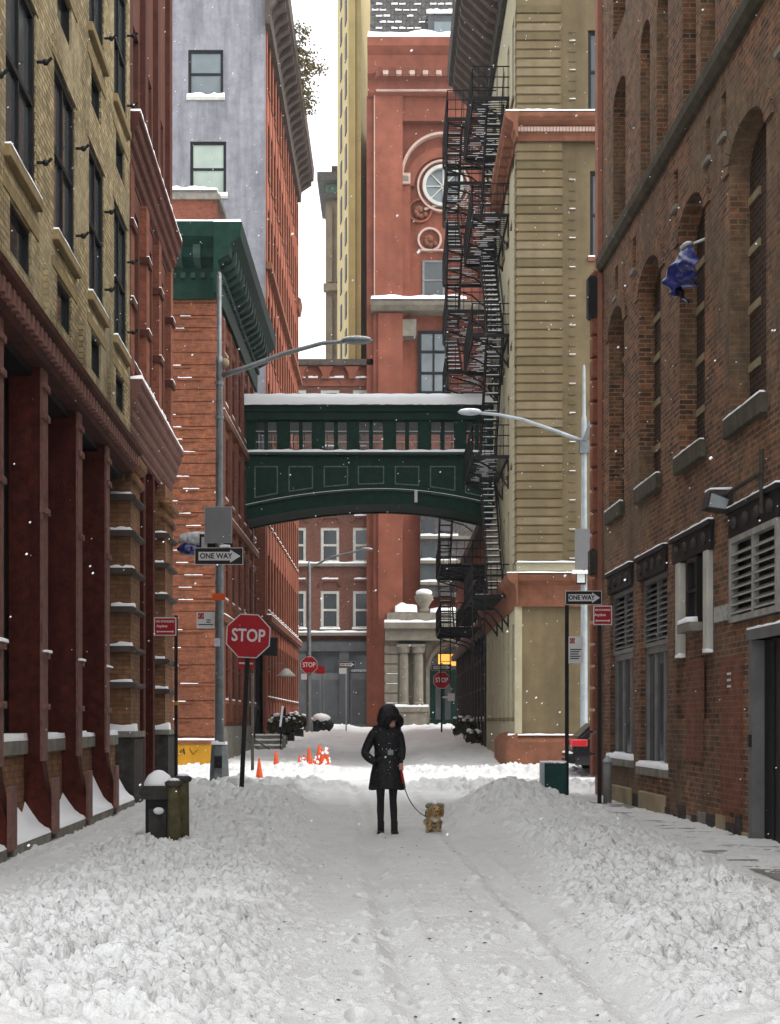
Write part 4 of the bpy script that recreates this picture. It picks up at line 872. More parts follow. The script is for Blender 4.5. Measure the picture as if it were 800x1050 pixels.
for py, pr in ((581, .25), (521, .25), (652, .5)):
    q = MB().box(-24, tx(394), YT-pr, YT, tz(py), tz(py-3)).build('string_course', cream_stone, t); MB().snow(-12, tx(394), YT-pr, YT-.02, tz(py-3), .16, step=.5).build('snow', snow_clean, q, smooth=True)
q = MB().box(-24, tx(390), YT-.6, YT, tz(376), tz(370)).build('parapet', brown_cornice, t); MB().box(-24, tx(390), YT-.1, YT, tz(396), tz(376)-.01).build('frieze', tower_red, t)
co = MB().prism([(-.55, 0), (.55, 0), (.3, -.45), (.2, -.9), (-.2, -.9), (-.3, -.45)], 'y', -.4, .05).data('corbel', tower_red)
for i in range(9): o = put(co, 'corbel', t, (tx(388)-1.9*i, YT-.1, tz(377))); MB().snow(tx(388)-1.9*i-1.3, tx(388)-1.9*i-.6, YT-.25, YT-.1, tz(388), .15).build('snow', snow_clean, t)
# grey storefront
MB().box(-24, tx(396), YT-.15, YT+.3, -.2, tz(657)).build('storefront', grey_front, t)
for a, b in ((317, 330), (331, 351), (359, 384)):
    d = MB().box(tx(a), tx(b), YT-.22, YT-.15, .6, tz(690)).build('door', grey_door, t); MB().box(tx(a)+.15, tx(b)-.15, YT-.25, YT-.22, 1.3, tz(697)).build('door_panel', grey_front, d)
    w_ = MB().box(tx(a), tx(b), YT-.2, YT-.15, tz(688), tz(672)).build('transom', glass_mid, t)
for px in (309, 353, 391): MB().box(tx(px)-.35, tx(px)+.35, YT-.4, YT-.15, -.2, tz(659)).build('pilaster', grey_front, t)
q = MB().box(-24, tx(396), YT-.5, YT-.15, tz(668), tz(659)).build('fascia', grey_front, t)
MB().box(tx(360), tx(383), YT-.26, YT-.2, tz(689), tz(686.5)).build('door_ledge', pale_steel, t)
# red tower
t = thing('exchange_tower', 'tall red painted brick tower with round arched window above the bridge', 'building', (4, 114, .6)); YR = 107.0
MB().box(tx(383)*YR/YT, 16, YR+1, 125, -.2, tz(60)).build('wall', tower_red, t); rx = lambda px: X(px, YR); rz = lambda py: Z(py, YR)
MB().box(rx(383), rx(413), YR, YR+1, -.2, rz(96)).build('corner_pier', tower_red, t); MB().box(rx(498), rx(528), YR, YR+1, -.2, rz(96)).build('corner_pier', tower_red, t)
MB().box(rx(383)-.5, rx(383), YR+.4, YR+7, -.2, rz(96)).build('side_pilaster', tower_red, t)
MB().box(rx(383.6), rx(384.6), YR-.06, YR, rz(305), rz(97)).build('edge_strip', tower_trim, t)
MB().box(rx(413), rx(498), YR+.3, YR+1, rz(122), rz(96)).build('spandrel', tower_red, t)
cx_, cz_ = rx(455), rz(187)
def ring(r0, r1, y0, y1, a0=0, a1=2*PI, n=40, cx=cx_, cz=cz_):
    b = MB(); vs = []
    for i in range(n+1):
        a = a0+(a1-a0)*i/n
        for rr, yy in ((r0, y0), (r1, y0), (r1, y1), (r0, y1)): vs.append((cx+rr*math.cos(a), yy, cz+rr*math.sin(a)))
    return b.add(vs, [(4*i+j, 4*i+(j+1) % 4, 4*i+4+(j+1) % 4, 4*i+4+j) for i in range(n) for j in range(4)])
k = YR/F
ring(41*k, 43.5*k, YR+.4, YR+1, 0, PI, cz=rz(176)).build('arch_moulding', tower_trim, t); ring(30*k, 40*k, YR+.75, YR+1, 0, PI).build('arch_ring', tower_red, t)
ring(25*k, 27*k, YR+.6, YR+1).build('round_moulding', tower_trim, t)
ow = ring(18*k, 21.5*k, YR+.5, YR+1).build('round_window', white_frame, t)
MB().prism([(cx_+18*k*math.cos(a), cz_+18*k*math.sin(a)) for a in np.linspace(0, 2*PI, 33)[:-1]], 'y', YR+.85, YR+.95).build('pane', glass_grey, ow)
mb = MB()
for a in np.arange(0, PI, PI/4): mb.bar((cx_-18*k*math.cos(a), YR+.8, cz_-18*k*math.sin(a)), (cx_+18*k*math.cos(a), YR+.8, cz_+18*k*math.sin(a)), .1, .08)
mb.build('glazing_bar', white_frame, ow)
q = MB().box(rx(409), rx(421), YR+.2, YR+1, rz(187), rz(176)).build('impost_block', tower_trim, t); MB().box(rx(411), rx(419), YR+.15, YR+.2, rz(184), rz(179)).build('inset', cream_stone, q)
MB().box(rx(411), rx(421), YR+.45, YR+1, rz(305), rz(188)).build('jamb_pier', tower_red, t)
for px, py in ((431, 212), (441, 242)):
    o = MB()
    for i in range(9): a = i*.7; o.ball((rx(px)+.55*math.cos(a)*(i/9), YR+.8, rz(py)+.55*math.sin(a)*(i/9)), .22, .2, .2, 7, 5)
    MB_ = o.build('rosette', rust_stone, t, smooth=True)
    ring(.75, .9, YR+.7, YR+1, cx=rx(px), cz=rz(py), n=16).build('rosette_ring', tower_trim if px == 441 else tower_red, t)
ring(5, 5.18, YR+.7, YR+1, PI*.62, PI*.4, 12, cx=rx(462), cz=rz(278)).build('lower_arch', tower_trim, t)
MB().box(rx(429), rx(480), YR+.6, YR+1, rz(254), rz(252.5)).build('sill_band', tower_trim, t)
win(t, 'y-', rx(445), YR+1, rz(304), 23*k, 41*k, grey_frame, glass_mid, 1, 2, .15, rec=-.1)
c = MB().prism([(YR-.5, rz(320)), (YR-.9, rz(316)), (YR-1, rz(312)), (YR+1, rz(310)), (YR+1, rz(320))], 'x', rx(386)-.4, rx(500)).build('belt_cornice', cream_stone, t)
MB().snow(rx(386)-.4, rx(478), YR-1, YR+.9, rz(312)+.1, .35, step=.5).build('snow', snow_clean, c, smooth=True)
MB().box(rx(388), rx(413), YR-.25, YR, -.2, rz(322)).build('lower_pier', tower_red, t)
q = MB().box(rx(412), rx(427), YR-.2, YR+1, rz(345), rz(328)).build('capital_block', cream_stone, t)
ring(4.2, 4.8, YR+.3, YR+1, PI*.25, PI*.8, 14, cx=rx(449), cz=rz(372)).build('window_arch', tower_red, t)
win(t, 'y-', rx(445), YR+1, rz(402), 32*k, 66*k, black_frame, glass_grey, 2, 3, .25, rec=-.2)
for zz in (rz(548), rz(580)): pass
wb_ = MB().box(rx(431), rx(500), YR-.05, YR+.99, rz(612), rz(515)).build('bay_window', slate, t)
for py in (527, 553, 578, 600):
    q = MB().box(rx(431), rx(500), YR-.3, YR, rz(py), rz(py-3)).build('sill', cream_stone, wb_); MB().snow(rx(431), rx(470), YR-.3, YR-.06, rz(py-3), .2, step=.4).build('snow', snow_clean, q)
    MB().box(rx(433), rx(446), YR-.1, YR-.05, rz(py-4), rz(py-20)).build('pane', glass_mid, wb_)
# tower cornice
c = MB().prism([(YR, rz(98)), (YR-.3, rz(96)), (YR-.3, rz(84)), (YR-.8, rz(80)), (YR-.9, rz(62)), (YR-1.5, rz(56)), (YR-1.6, rz(48)), (YR+2, rz(46)), (YR+2, rz(98))], 'x', rx(377), 16).build('tower_cornice', tower_red, t)
for i in range(7):
    x = rx(389+13.5*i); MB().prism([(x+1*k*3.6*math.cos(a), rz(78)+3.6*k*math.sin(a)) for a in np.linspace(0, PI, 9)]+[(x-3.4*k, rz(84)), (x+3.4*k, rz(84))], 'y', YR-.98, YR-.7).build('corbel_arch', dark_red_brick, c)
    b = MB().box(x+3.9*k, x+9.3*k, YR-1.15, YR-.85, rz(83), rz(79)).build('corbel_block', tower_trim, c)
MB().box(rx(386), 16, YR-.45, YR-.3, rz(96), rz(94)).build('moulding', tower_trim, c)
MB().snow(rx(377), 12, YR-1.6, YR+2, rz(48), .55, step=.6).build('snow', snow_clean, c, smooth=True)
rf = MB().prism([(YR+2, rz(47)), (YR+2, rz(42)), (YR+7, rz(-110)), (YR+12, rz(-110)), (YR+12, rz(47))], 'x', rx(379), 15).build('mansard_roof', slate, t)
sm_ = MB(); vs = []; r_ = random.Random(11)
for i in range(41):
    u = i/40; x = rx(384)+u*(rx(452)-rx(384)); hgt = (1.7*math.exp(-((u-.45)/.3)**2)+1.0*math.exp(-((u-.8)/.12)**2)+.5)*(1+r_.uniform(-.06, .06))
    for v in range(7): q = v/6; vs.append((x, YR+1.2+q*3.2, rz(46.5)+hgt*math.sin(PI*min(1, q*1.15)*.62)))
sm_.add(vs, [(7*i+j, 7*i+j+1, 7*i+8+j, 7*i+7+j) for i in range(40) for j in range(6)]).build('snow', snow_clean, rf, smooth=True)
shg = MB().box(-.26, .26, -.06, .05, 0, .42).data('shingle', slate); r2 = random.Random(4)
for row in range(18):
    for i in range(16):
        u = (row+.3)/18*.97; o = put(shg, 'shingle', rf, (rx(380)+.3+.58*i+(.29 if row % 2 else 0), YR+2+5*u-.0, rz(42)+(rz(-110)-rz(42))*u))
        if r2.random() < .6: MB().snow(o.location.x-.24+BASE[t.name][0], o.location.x+.24+BASE[t.name][0], YR+2+5*u-.12, YR+2+5*u+.05, rz(42)+(rz(-110)-rz(42))*u+.3, .14, step=.2).build('snow', snow_clean, t, smooth=True)
d = MB().box(rx(440), rx(470), YR+1.9, YR+5, rz(38), rz(2)).build('dormer', grey_front, t); MB().box(rx(446), rx(464), YR+1.8, YR+1.9, rz(34), rz(10)).build('pane', glass_grey, d); MB().snow(rx(438), rx(472), YR+1.7, YR+5, rz(2), .4).build('snow', snow_clean, d)
# stone portal
t = thing('stone_portal', 'cream stone entrance porch with paired columns and urn at the foot of the red tower', 'portal', (2.6, 105.5, .6)); YP = 105.4; qx = lambda px: X(px, YP); qz = lambda py: Z(py, YP)
MB().box(qx(395), qx(409), YP, YR-.06, -.2, qz(655)).build('pier', cream_stone, t); MB().box(qx(409), qx(437), YP+.7, YR-.06, -.2, qz(655)).build('back_wall', cream_stone, t)
blk = MB().box(qx(395)-.06, qx(408), -.1, .1, .03, 9.6*YP/F).data('stone_block', cream_stone, bev=.04)
for i in range(8): o = put(blk, 'stone_block', t, (0, YP, qz(741)+10*i*YP/F)); (MB().snow(qx(396), qx(408), YP-.1, YP, qz(741)+(10*i-.2)*YP/F, .06).build('snow', snow_clean, t) if i in (2, 4, 5) else None)
for px in (414, 429):
    cl = MB().lathe([(.42, 0), (.42, .2), (.36, .3), (.34, 3.5), (.30, 3.75), (.45, 3.8), (.52, 4.2)], (qx(px), YP+.1, qz(724)), 14).build('column', cream_stone, t, smooth=False)
    MB().box(qx(px)-.5, qx(px)+.5, YP-.4, YP+.6, qz(724)+4.2, qz(724)+4.4).build('capital', cream_stone, cl)
pd = MB().box(qx(406), qx(438), YP-.5, YP+.7, -.2, qz(730)).build('pedestal', cream_stone, t); MB().box(qx(405), qx(439.5), YP-.6, YP+.7, qz(730), qz(725)).build('cap', cream_stone, pd); MB().snow(qx(405), qx(439.5), YP-.6, YP-.3, qz(725), .2).build('snow', snow_clean, pd)
e = MB().box(qx(395), qx(500), YP-.5, YR-.06, qz(657), qz(645)).box(qx(394), qx(501), YP-.8, YR-.06, qz(645), qz(639)).build('entablature', cream_stone, t)
MB().snow(qx(394), qx(501), YP-.8, YR-.07, qz(639), .2, step=.4).build('snow', snow_clean, e)
q = MB().box(qx(397), qx(480), YP+.1, YR-.06, qz(637), qz(628)).build('attic', cream_stone, t)
u = MB().lathe([(.45, 0), (.45, .2), (.3, .4), (.62, .9), (.7, 1.2), (.35, 1.45), (.15, 1.5)], (qx(435), YP+.7, qz(628)), 14).build('urn', cream_stone, t, smooth=True); MB().ball((qx(435), YP+.7, qz(628)+1.45), .6, .6, .3).build('snow', snow_clean, u, smooth=True)
MB().snow(qx(405), qx(428), YP+.15, YR-.1, qz(627.5), .6, step=.3).build('snow', snow_clean, t, smooth=True); MB().snow(qx(441), qx(480), YP+.15, YR-.1, qz(628), .35, step=.4).build('snow', snow_clean, t, smooth=True)
dw = MB().wall('y-', YP+.5, qx(437), qx(498), -.2, qz(657), [(qx(441), qx(493), -.2, qz(662), 1.6)], .8).build('arch_wall', cream_stone, t)
ring(25*k, 28*k, YP+.3, YP+.5, 0.05, PI-.05, 20, cx=qx(467), cz=qz(676)-.6).build('arch_moulding', tan_stone, t)
MB().box(qx(441), qx(493), YP+1.25, YP+1.3, -.2, qz(684)).build('door', green_iron, t); MB().box(qx(441), qx(493), YP+1.2, YP+1.25, qz(686), qz(660)).build('tympanum', slate, t)
MB().box(qx(450), qx(470), YP+1.15, YP+1.2, qz(682), qz(670)).build('fanlight', lamp_glow, t)
for px in (447, 457, 470): MB().box(qx(px), qx(px+6), YP+1.2, YP+1.25, 1.6, qz(695)).build('door_pane', glass_mid, t)
# yellow building and tan building behind
t = thing('yellow_building', 'tall pale yellow building standing behind the red tower under the white sky', 'building', (-1, 128, .6))
A, B, C_ = (X(346, 132), 132), (X(364.5, 118), 118), (X(386, 126), 126)
MB().prism([A, B, C_, (C_[0], 150), (A[0], 150)], 'z', -.2, 75).build('wall', yellow_wall, t)
ab = Vector((B[0]-A[0], B[1]-A[1])); L = ab.length; ab.normalize(); nrm = Vector((ab.y, -ab.x))
an = math.atan2(ab.y, ab.x); wm = MB().box(-.55, .55, -.08, .06, 0, 2.1).data('window', slate)
for i in range(3):
    for kz in range(16):
        o = put(wm, 'window', t, (A[0]+ab.x*L*(.25+.27*i), A[1]+ab.y*L*(.25+.27*i), 20+3.1*kz)); o.rotation_euler = (0, 0, an)
MB().bar((A[0]+ab.x*L*.97, A[1]+ab.y*L*.97, 10), (A[0]+ab.x*L*.97, A[1]+ab.y*L*.97, 74.9), 1.0, .5).build('corner_strip', yellow_trim, t)
t = thing('stone_building', 'distant tan stone building with green copper cornice seen in the sky gap', 'building', (-7, 155, .6)); Y2 = 150.; nx_ = lambda px: X(px, Y2); n2 = lambda py: Z(py, Y2)
MB().box(nx_(334), nx_(362), Y2, 160, 0, n2(205)).build('wall', tan_stone, t); MB().box(nx_(331), nx_(362), Y2-.8, 160, n2(205), n2(200)).box(nx_(326), nx_(362), Y2-1.6, 160, n2(190), n2(182)).build('cornice', slate, t)
MB().box(nx_(334), nx_(362), Y2-.4, 160, n2(200), n2(190)).build('frieze', teal_copper, t); MB().box(nx_(340), nx_(362), Y2, 158, n2(182), n2(170)).build('penthouse', brown_cornice, t)
MB().box(nx_(332), nx_(362), Y2-.9, Y2, n2(300), n2(293)).build('string_course', tan_stone, t)
for px in (336, 345, 353): MB().box(nx_(px), nx_(px+5), Y2-.3, Y2, n2(290), n2(214)).build('pilaster', tan_stone, t); MB().box(nx_(px), nx_(px+5), Y2-.3, Y2, n2(380), n2(306)).build('pilaster', tan_stone, t)

# ------------------------------------------------------------------ street furniture helpers
def octa(r): return [(r*math.cos(PI/8+i*PI/4), r*math.sin(PI/8+i*PI/4)) for i in range(8)]
def stop_panel(parent, z, w, x=0, y=0, mesh_text=True):
    r = w/2/math.cos(PI/8); f = lambda rr: [(x+p[0], z+p[1]) for p in octa(rr)]
    pn = MB().prism(f(r), 'y', y-.008, y).build('stop_panel', sign_white, parent); MB().prism(f(r*.955), 'y', y-.012, y-.0085).build('red_face', sign_red, pn)
    text('STOP', w*.40, sign_white, pn, (x, y-.0145, z), 'lettering', .80, w*.008); return pn
def oneway(parent, x, z, w, h, y, right=True):
    pn = MB().box(x-w/2, x+w/2, y-.008, y, z-h/2, z+h/2).build('one_way_panel', sign_black, parent)
    MB().box(x-w/2-.012, x+w/2+.012, y-.004, y+.004, z-h/2-.012, z+h/2+.012).build('border', sign_white, pn)
    a = h*.27; tip = x+w*.46; MB().prism([(x-w*.43, z-a), (x+w*.24, z-a), (x+w*.24, z-a*1.5), (tip, z), (x+w*.24, z+a*1.5), (x+w*.24, z+a), (x-w*.43, z+a)], 'y', y-.0115, y-.0085).build('arrow', sign_white, pn)
    text('ONE WAY', h*.47, sign_black, pn, (x-w*.06, y-.0145, z), 'lettering', .92, .004); return pn
def redsign(parent, x, z, w, h, y):
    pn = MB().box(x-w/2, x+w/2, y-.006, y, z-h/2, z+h/2).build('no_standing_panel', sign_white, parent); e = .018
    MB().box(x-w/2+e, x+w/2-e, y-.01, y-.0065, z-h/2+e, z+h/2-e).build('red_face', sign_red, pn)
    text('NO STANDING', min(h*.2, w*.125), sign_white, pn, (x, y-.0125, z+h*.27), 'lettering', .95, .002); text('Anytime', h*.19, sign_white, pn, (x-w*.14, y-.0125, z+h*.02), 'lettering', .9, .002)
    MB().prism([(x-w*.4, z-h*.28), (x-w*.32, z-h*.2), (x-w*.32, z-h*.25), (x+w*.32, z-h*.25), (x+w*.32, z-h*.2), (x+w*.4, z-h*.28), (x+w*.32, z-h*.36), (x+w*.32, z-h*.31), (x-w*.32, z-h*.31), (x-w*.32, z-h*.36)], 'y', y-.0135, y-.0105).build('arrow', sign_white, pn); return pn
def parksign(parent, x, z, w, h, y):
    pn = MB().box(x-w/2, x+w/2, y-.006, y, z-h/2, z+h/2).build('parking_panel', sign_white, parent); s = min(w, h)*.36
    MB().box(x-w*.42, x-w*.42+s, y-.009, y-.0065, z+h*.44-s, z+h*.44).build('red_square', sign_red, pn)
    a = (x-w*.42+s/2, z+h*.44-s/2); b = MB()
    for i in range(12): p, q = 2*PI*i/12, 2*PI*(i+1)/12; b.bar((a[0]+s*.36*math.cos(p), y-.011, a[1]+s*.36*math.sin(p)), (a[0]+s*.36*math.cos(q), y-.011, a[1]+s*.36*math.sin(q)), s*.1, .003)
    b.bar((a[0]-s*.25, y-.011, a[1]+s*.25), (a[0]+s*.25, y-.011, a[1]-s*.25), s*.1, .003); b.build('prohibition_ring', sign_white, pn)
    l = MB(); r = random.Random(int(w*1000))
    n = 5 if h > w else 3
    for i in range(n): l.box(x-w*.4 if i > 1 or h > w else x, x+w*r.uniform(.15, .42), y-.009, y-.0065, z+h*(.02-.42*i/n)-.012, z+h*(.02-.42*i/n)+.008)
    l.build('print_lines', sign_black, pn); return pn
def lathe_pole(parent, prof, m, name='pole', n=12): return MB().lathe(prof, n=n).build(name, m, parent, smooth=True)

# left street lamp
d = 30.8; p0 = (X(225, d), d); zg = hz(*p0)
t = thing('street_lamp', 'tall grey street lamp with one way sign and long arm left of the bridge', 'street lamp', (*p0, 0), local=True)
lz = lambda py: Z(py, d); lx = lambda px: X(px, d)-p0[0]
MB().prism(octa(.24), 'z', 0, .12).build('base', steel, t); b = MB()
vs = [(p[0]*k_, p[1]*k_, z_) for z_, k_ in ((.1, .215), (.55, .2), (.95, .17), (1.05, .12)) for p in octa(1)]
bs = b.add(vs, [(i*8+j, i*8+(j+1) % 8, i*8+8+(j+1) % 8, i*8+8+j) for i in range(3) for j in range(8)]+[tuple(range(24, 32))]).build('pedestal', steel, t)
mk = MB(); mk.box(-.08, .08, -.225, -.19, .5, .75); mk.build('sticker', sign_black, bs); MB().snow(-.16, .16, -.2, .1, .98, .07, step=.1).build('snow', snow_clean, bs, smooth=True)
lathe_pole(t, [(.10, 1.0), (.085, 5), (.075, lz(375)), (.085, lz(374)), (.085, lz(366)), (.055, lz(365)), (.05, lz(282)), (.03, lz(279))], steel)
for py in (430, 395, 600, 696): MB().lathe([(.10, 0), (.10, .07)], (0, 0, lz(py)), 12).build('clamp', steel, t)
MB().tube([(.05, 0, lz(385)), (lx(250), 0, lz(378)), (lx(290), 0, lz(363)), (lx(330), 0, lz(352)), (lx(360), 0, lz(349.5))], [.06, .055, .05, .045, .04]).build('arm', steel, t, smooth=True)
hd_ = MB().ball((lx(366), 0, lz(349)), .34, .15, .085, 12, 8).build('lamp_head', steel, t, smooth=True); MB().ball((lx(366), 0, lz(350.5)), .22, .11, .05, 10, 6).build('lens', glass_grey, hd_, smooth=True); MB().ball((lx(366), 0, lz(347)), .30, .12, .05, 10, 6).build('snow', snow_clean, hd_, smooth=True)
MB().ball((.12, 0, lz(372)), .09, .07, .1, 8, 6).tube([(.05, 0, lz(378)), (.14, 0, lz(376)), (.17, 0, lz(366)), (.1, 0, lz(361))], .03, 6).build('arm_bracket', beige_stone, t, smooth=True)
pn = MB().box(lx(211), lx(238), -.13, -.12, lz(557), lz(521)).build('sign_back', sign_back, t); MB().box(lx(210.3), lx(238.7), -.124, -.115, lz(557.7), lz(520.3)).build('border', pale_steel, pn); MB().box(-.03, .03, -.12, -.08, lz(560), lz(519)).build('rail', steel, t)
MB().snow(lx(226), lx(237), -.16, -.11, lz(562), .06, step=.08).build('snow', snow_clean, pn)
oneway(t, lx(225.2), lz(571), .98, .33, -.125); pn = MB().box(lx(204), lx(238), .11, .12, lz(564), lz(547)).build('one_way_panel', sign_black, t); MB().box(lx(206), lx(212), .105, .11, lz(562), lz(550)).build('print_patch', sign_white, pn)
MB().box(-.13, .13, -.12, -.07, lz(616), lz(609)).build('tag', orange_cone, t); MB().box(-.09, .02, -.115, -.085, lz(663), lz(655)).build('sticker', grey_plastic, t)
# wall sign on the red corner building
t = thing('parking_sign', 'white parking sign with red symbol beside the left street lamp', 'sign', (X(211.5, 30.9), 30.9, 0), local=True)
MB().tube([(.2, .03, .2), (.2, .03, Z(628, 30.9))], .02, 6).build('pole', steel, t); parksign(t, 0, Z(636, 30.9), .4, .34, 0)
# near stop sign
d = 26.3; p0 = (X(247, d), d); t = thing('stop_sign', 'large red stop sign on a leaning black post in the left foreground snow', 'stop sign', (*p0, hz(*p0)-.1), local=True); t.rotation_euler = (0, R(2.6), 0)
zc = Z(652, d)-t.location.z; po = MB().box(-.04, .04, 0, .02, 0, zc+.36).box(-.04, -.025, .02, .05, 0, zc+.36).box(.025, .04, .02, .05, 0, zc+.36).build('post', black_iron, t)
stop_panel(t, zc, .78, 0, -.004); MB().box(.05, .52, .06, .07, zc-.33, zc+.0).build('black_panel', sign_black, t); MB().box(-.17, .12, .055, .065, zc-.58, zc-.36).build('red_panel', sign_red, t); MB().box(-.15, .1, .05, .055, zc-.5, zc-.47).build('print_line', sign_white, t)
# red no standing signs
d = 27.0; p0 = (X(180.5, d), d); t = thing('no_standing_sign', 'red no standing sign on a thin black post beside the left corner pier', 'sign', (*p0, 0), local=True)
MB().box(-.03, .03, -.01, .03, -.2, Z(631, d)).build('post', black_iron, t); redsign(t, X(169.5, d)-p0[0], Z(642.5, d), .41, .335, -.012); MB().box(-.035, .035, -.02, .04, Z(723, d), Z(719, d)).build('band', yellow_paint, t)
d = 25.9; p0 = (X(615, d), d); t = thing('no_standing_sign', 'red no standing sign on a black post at the right brick corner', 'sign', (*p0, 0), local=True)
MB().box(-.035, .035, 0, .04, -.1, Z(622, d)).build('post', black_iron, t); redsign(t, X(618, d)-p0[0], Z(631, d), .33, .34, -.005)
# right one way post
d = 27.6; p0 = (X(581.5, d), d); t = thing('one_way_sign', 'one way sign on a black post with white parking sign beside the green box', 'sign', (*p0, 0), local=True)
MB().box(-.035, .035, 0, .05, -.1, Z(606, d)).build('post', black_iron, t); oneway(t, X(598.5, d)-p0[0], Z(613, d), .66, .24, -.005); parksign(t, X(590.5, d)-p0[0], Z(666.5, d), .27, .5, -.005)
# right street lamp
d = 44.; p0 = (X(599, d), d); t = thing('street_lamp', 'pale street lamp with two arms standing before the olive building', 'street lamp', (*p0, 0), local=True)
lz = lambda py: Z(py, d); lx = lambda px: X(px, d)-p0[0]
lathe_pole(t, [(.19, -.1), (.19, .9), (.12, 1.0), (.10, 5), (.085, lz(460)), (.085, lz(430)), (.055, lz(425)), (.045, lz(378)), (.02, lz(374))], pale_steel)
MB().tube([(0, 0, lz(453)), (lx(570), 0, lz(442)), (lx(535), 0, lz(430)), (lx(510), 0, lz(425)), (lx(492), 0, lz(423.5))], [.07, .06, .055, .05, .05]).build('arm', pale_steel, t, smooth=True)
h = MB().ball((lx(482), 0, lz(422.5)), .37, .16, .1, 12, 8).build('lamp_head', pale_steel, t, smooth=True); MB().ball((lx(482), 0, lz(420.8)), .32, .13, .06, 10, 6).build('snow', snow_clean, h, smooth=True)
MB().tube([(0, 0, lz(453)), (.06, -.8, lz(441)), (.18, -1.7, lz(428)), (.22, -2.2, lz(424))], [.07, .06, .055, .05]).build('arm', pale_steel, t, smooth=True)
h = MB().ball((.24, -2.5, lz(424)), .17, .38, .12, 12, 8).build('lamp_head', pale_steel, t, smooth=True); MB().ball((.24, -2.5, lz(421)), .15, .33, .07, 10, 6).build('snow', snow_clean, h, smooth=True)
MB().box(-.14, .14, -.14, .14, lz(465), lz(452)).build('arm_collar', steel, t)
MB().box(lx(589), lx(606), -.15, -.14, lz(584), lz(543)).build('sign_back', sign_back, t); pn = MB().box(lx(590), lx(600), -.19, -.18, lz(600), lz(587)).build('number_panel', sign_black, t)
MB().box(lx(591), lx(599), -.195, -.19, lz(598), lz(589)).build('print_patch', sign_white, pn); MB().snow(lx(586), lx(612), -.25, -.1, lz(587), .06, step=.08).box(lx(586), lx(612), -.25, -.1, lz(589), lz(587)).build('snow', snow_clean, t)
# far lamp and stop signs
d = 84.; p0 = (X(317, d), d); t = thing('street_lamp', 'distant thin grey street lamp with a stop sign near the grey storefront', 'street lamp', (*p0, .5), local=True)
lz = lambda py: Z(py, d)-.5; lx = lambda px: X(px, d)-p0[0]
lathe_pole(t, [(.22, -.2), (.22, .9), (.13, 1.2), (.10, lz(582)), (.03, lz(575))], steel); MB().tube([(0, 0, lz(583)), (lx(340), 0, lz(571)), (lx(372), 0, lz(564))], .06).build('arm', steel, t); MB().ball((lx(376), 0, lz(563)), .35, .15, .1).build('lamp_head', pale_steel, t, smooth=True)
stop_panel(t, lz(682), .95, 0, -.14); MB().box(lx(324), lx(333), -.14, -.13, lz(691), lz(683)).build('red_panel', sign_red, t); MB().box(lx(309), lx(315), -.14, -.13, lz(697), lz(691)).build('white_panel', sign_white, t)
d = 85.; p0 = (X(453, d), d); t = thing('stop_sign', 'distant red stop sign with one way sign before the cream stone portal', 'stop sign', (*p0, .6), local=True); lz = lambda py: Z(py, d)-.6
MB().box(-.05, .05, 0, .06, -.1, lz(680)).build('post', black_iron, t); stop_panel(t, lz(697.5), .95, 0, -.005); oneway(t, 0, lz(684.5), 1.1, .36, -.02); MB().box(.35, .75, -.01, 0, lz(719), lz(711)).box(.0, .4, .0, .012, lz(716), lz(714)).build('white_panel', sign_white, t)
d = 88.; p0 = (X(355, d), d); t = thing('one_way_sign', 'distant white one way sign on a pale post before the grey storefront', 'sign', (*p0, .6), local=True); lz = lambda py: Z(py, d)-.6
MB().box(-.04, .04, 0, .06, -.1, lz(678)).build('post', pale_steel, t); oneway(t, X(355.5, d)-p0[0], lz(681.5), 1.0, .36, -.01); MB().box(-.42, .02, -.02, -.01, lz(691), lz(685)).build('white_panel', sign_white, t)

# ------------------------------------------------------------------ bin, bollards, boxes, cones
d = 16.4; p0 = (X(163, d), d); zg = hz(*p0); t = thing('litter_bin', 'black metal litter bin topped with a snow heap beside the mossy posts', 'bin', (*p0, 0), local=True)
MB().box(-.13, .14, -.14, .14, -.1, .62).build('body', black_frame, t, bev=.02); MB().box(-.09, .10, -.148, -.14, .1, .5).build('door_panel', soot_iron, t)
l = MB().prism([(-.14, .62), (.15, .62), (.19, .68), (.15, .74), (-.14, .74), (-.18, .68)], 'y', -.18, .18).build('lid', soot_iron, t, bev=.015); b = MB()
b.lathe([(.17, 0), (.165, .05), (.12, .13), (.05, .18), (.01, .19)], (0, 0, .735), 14).build('snow', snow_clean, l, smooth=True); MB().ball((.02, -.15, .48), .06, .03, .04).build('snow', snow_clean, t, smooth=True)
for px, d, hh, lab in ((178.5, 15.9, .83, 'mossy dark wooden bollard standing directly beside the litter bin'), (187.5, 16.5, .86, 'mossy bollard with a round cap behind the other post near the bin')):
    p0 = (X(px, d), d); t = thing('bollard', lab, 'bollard', (*p0, 0), local=True, group='bollards beside the bin')
    MB().lathe([(.075, -.1), (.072, .3), (.068, hh-.08), (.066, hh-.07)], n=10).build('post', wood_moss, t, smooth=True); c = MB().lathe([(.085, hh-.07), (.1, hh-.05), (.1, hh-.02), (.06, hh)], n=12).build('cap', soot_iron, t, smooth=True)
    MB().lathe([(.07, 0), (.05, .02), (.01, .03)], (0, 0, hh-.005), 10).build('snow', snow_clean, c, smooth=True)
d = 27.4; p0 = (X(568, d), d); t = thing('utility_box', 'dark green utility box with a pale side beside the one way post', 'utility box', (*p0, 0), local=True)
MB().box(-.17, .24, -.0, .3, -.1, Z(783, d)).build('cabinet', box_green, t, bev=.01); MB().box(-.235, -.175, -.03, .3, -.1, Z(782, d)).build('side_frame', pale_steel, t); MB().box(-.14, .2, -.012, 0, .08, .62).build('door', box_green, t, bev=.005)
MB().snow(-.23, .24, 0, .3, Z(782, d), .03, step=.08).build('snow', snow_clean, t, smooth=True)
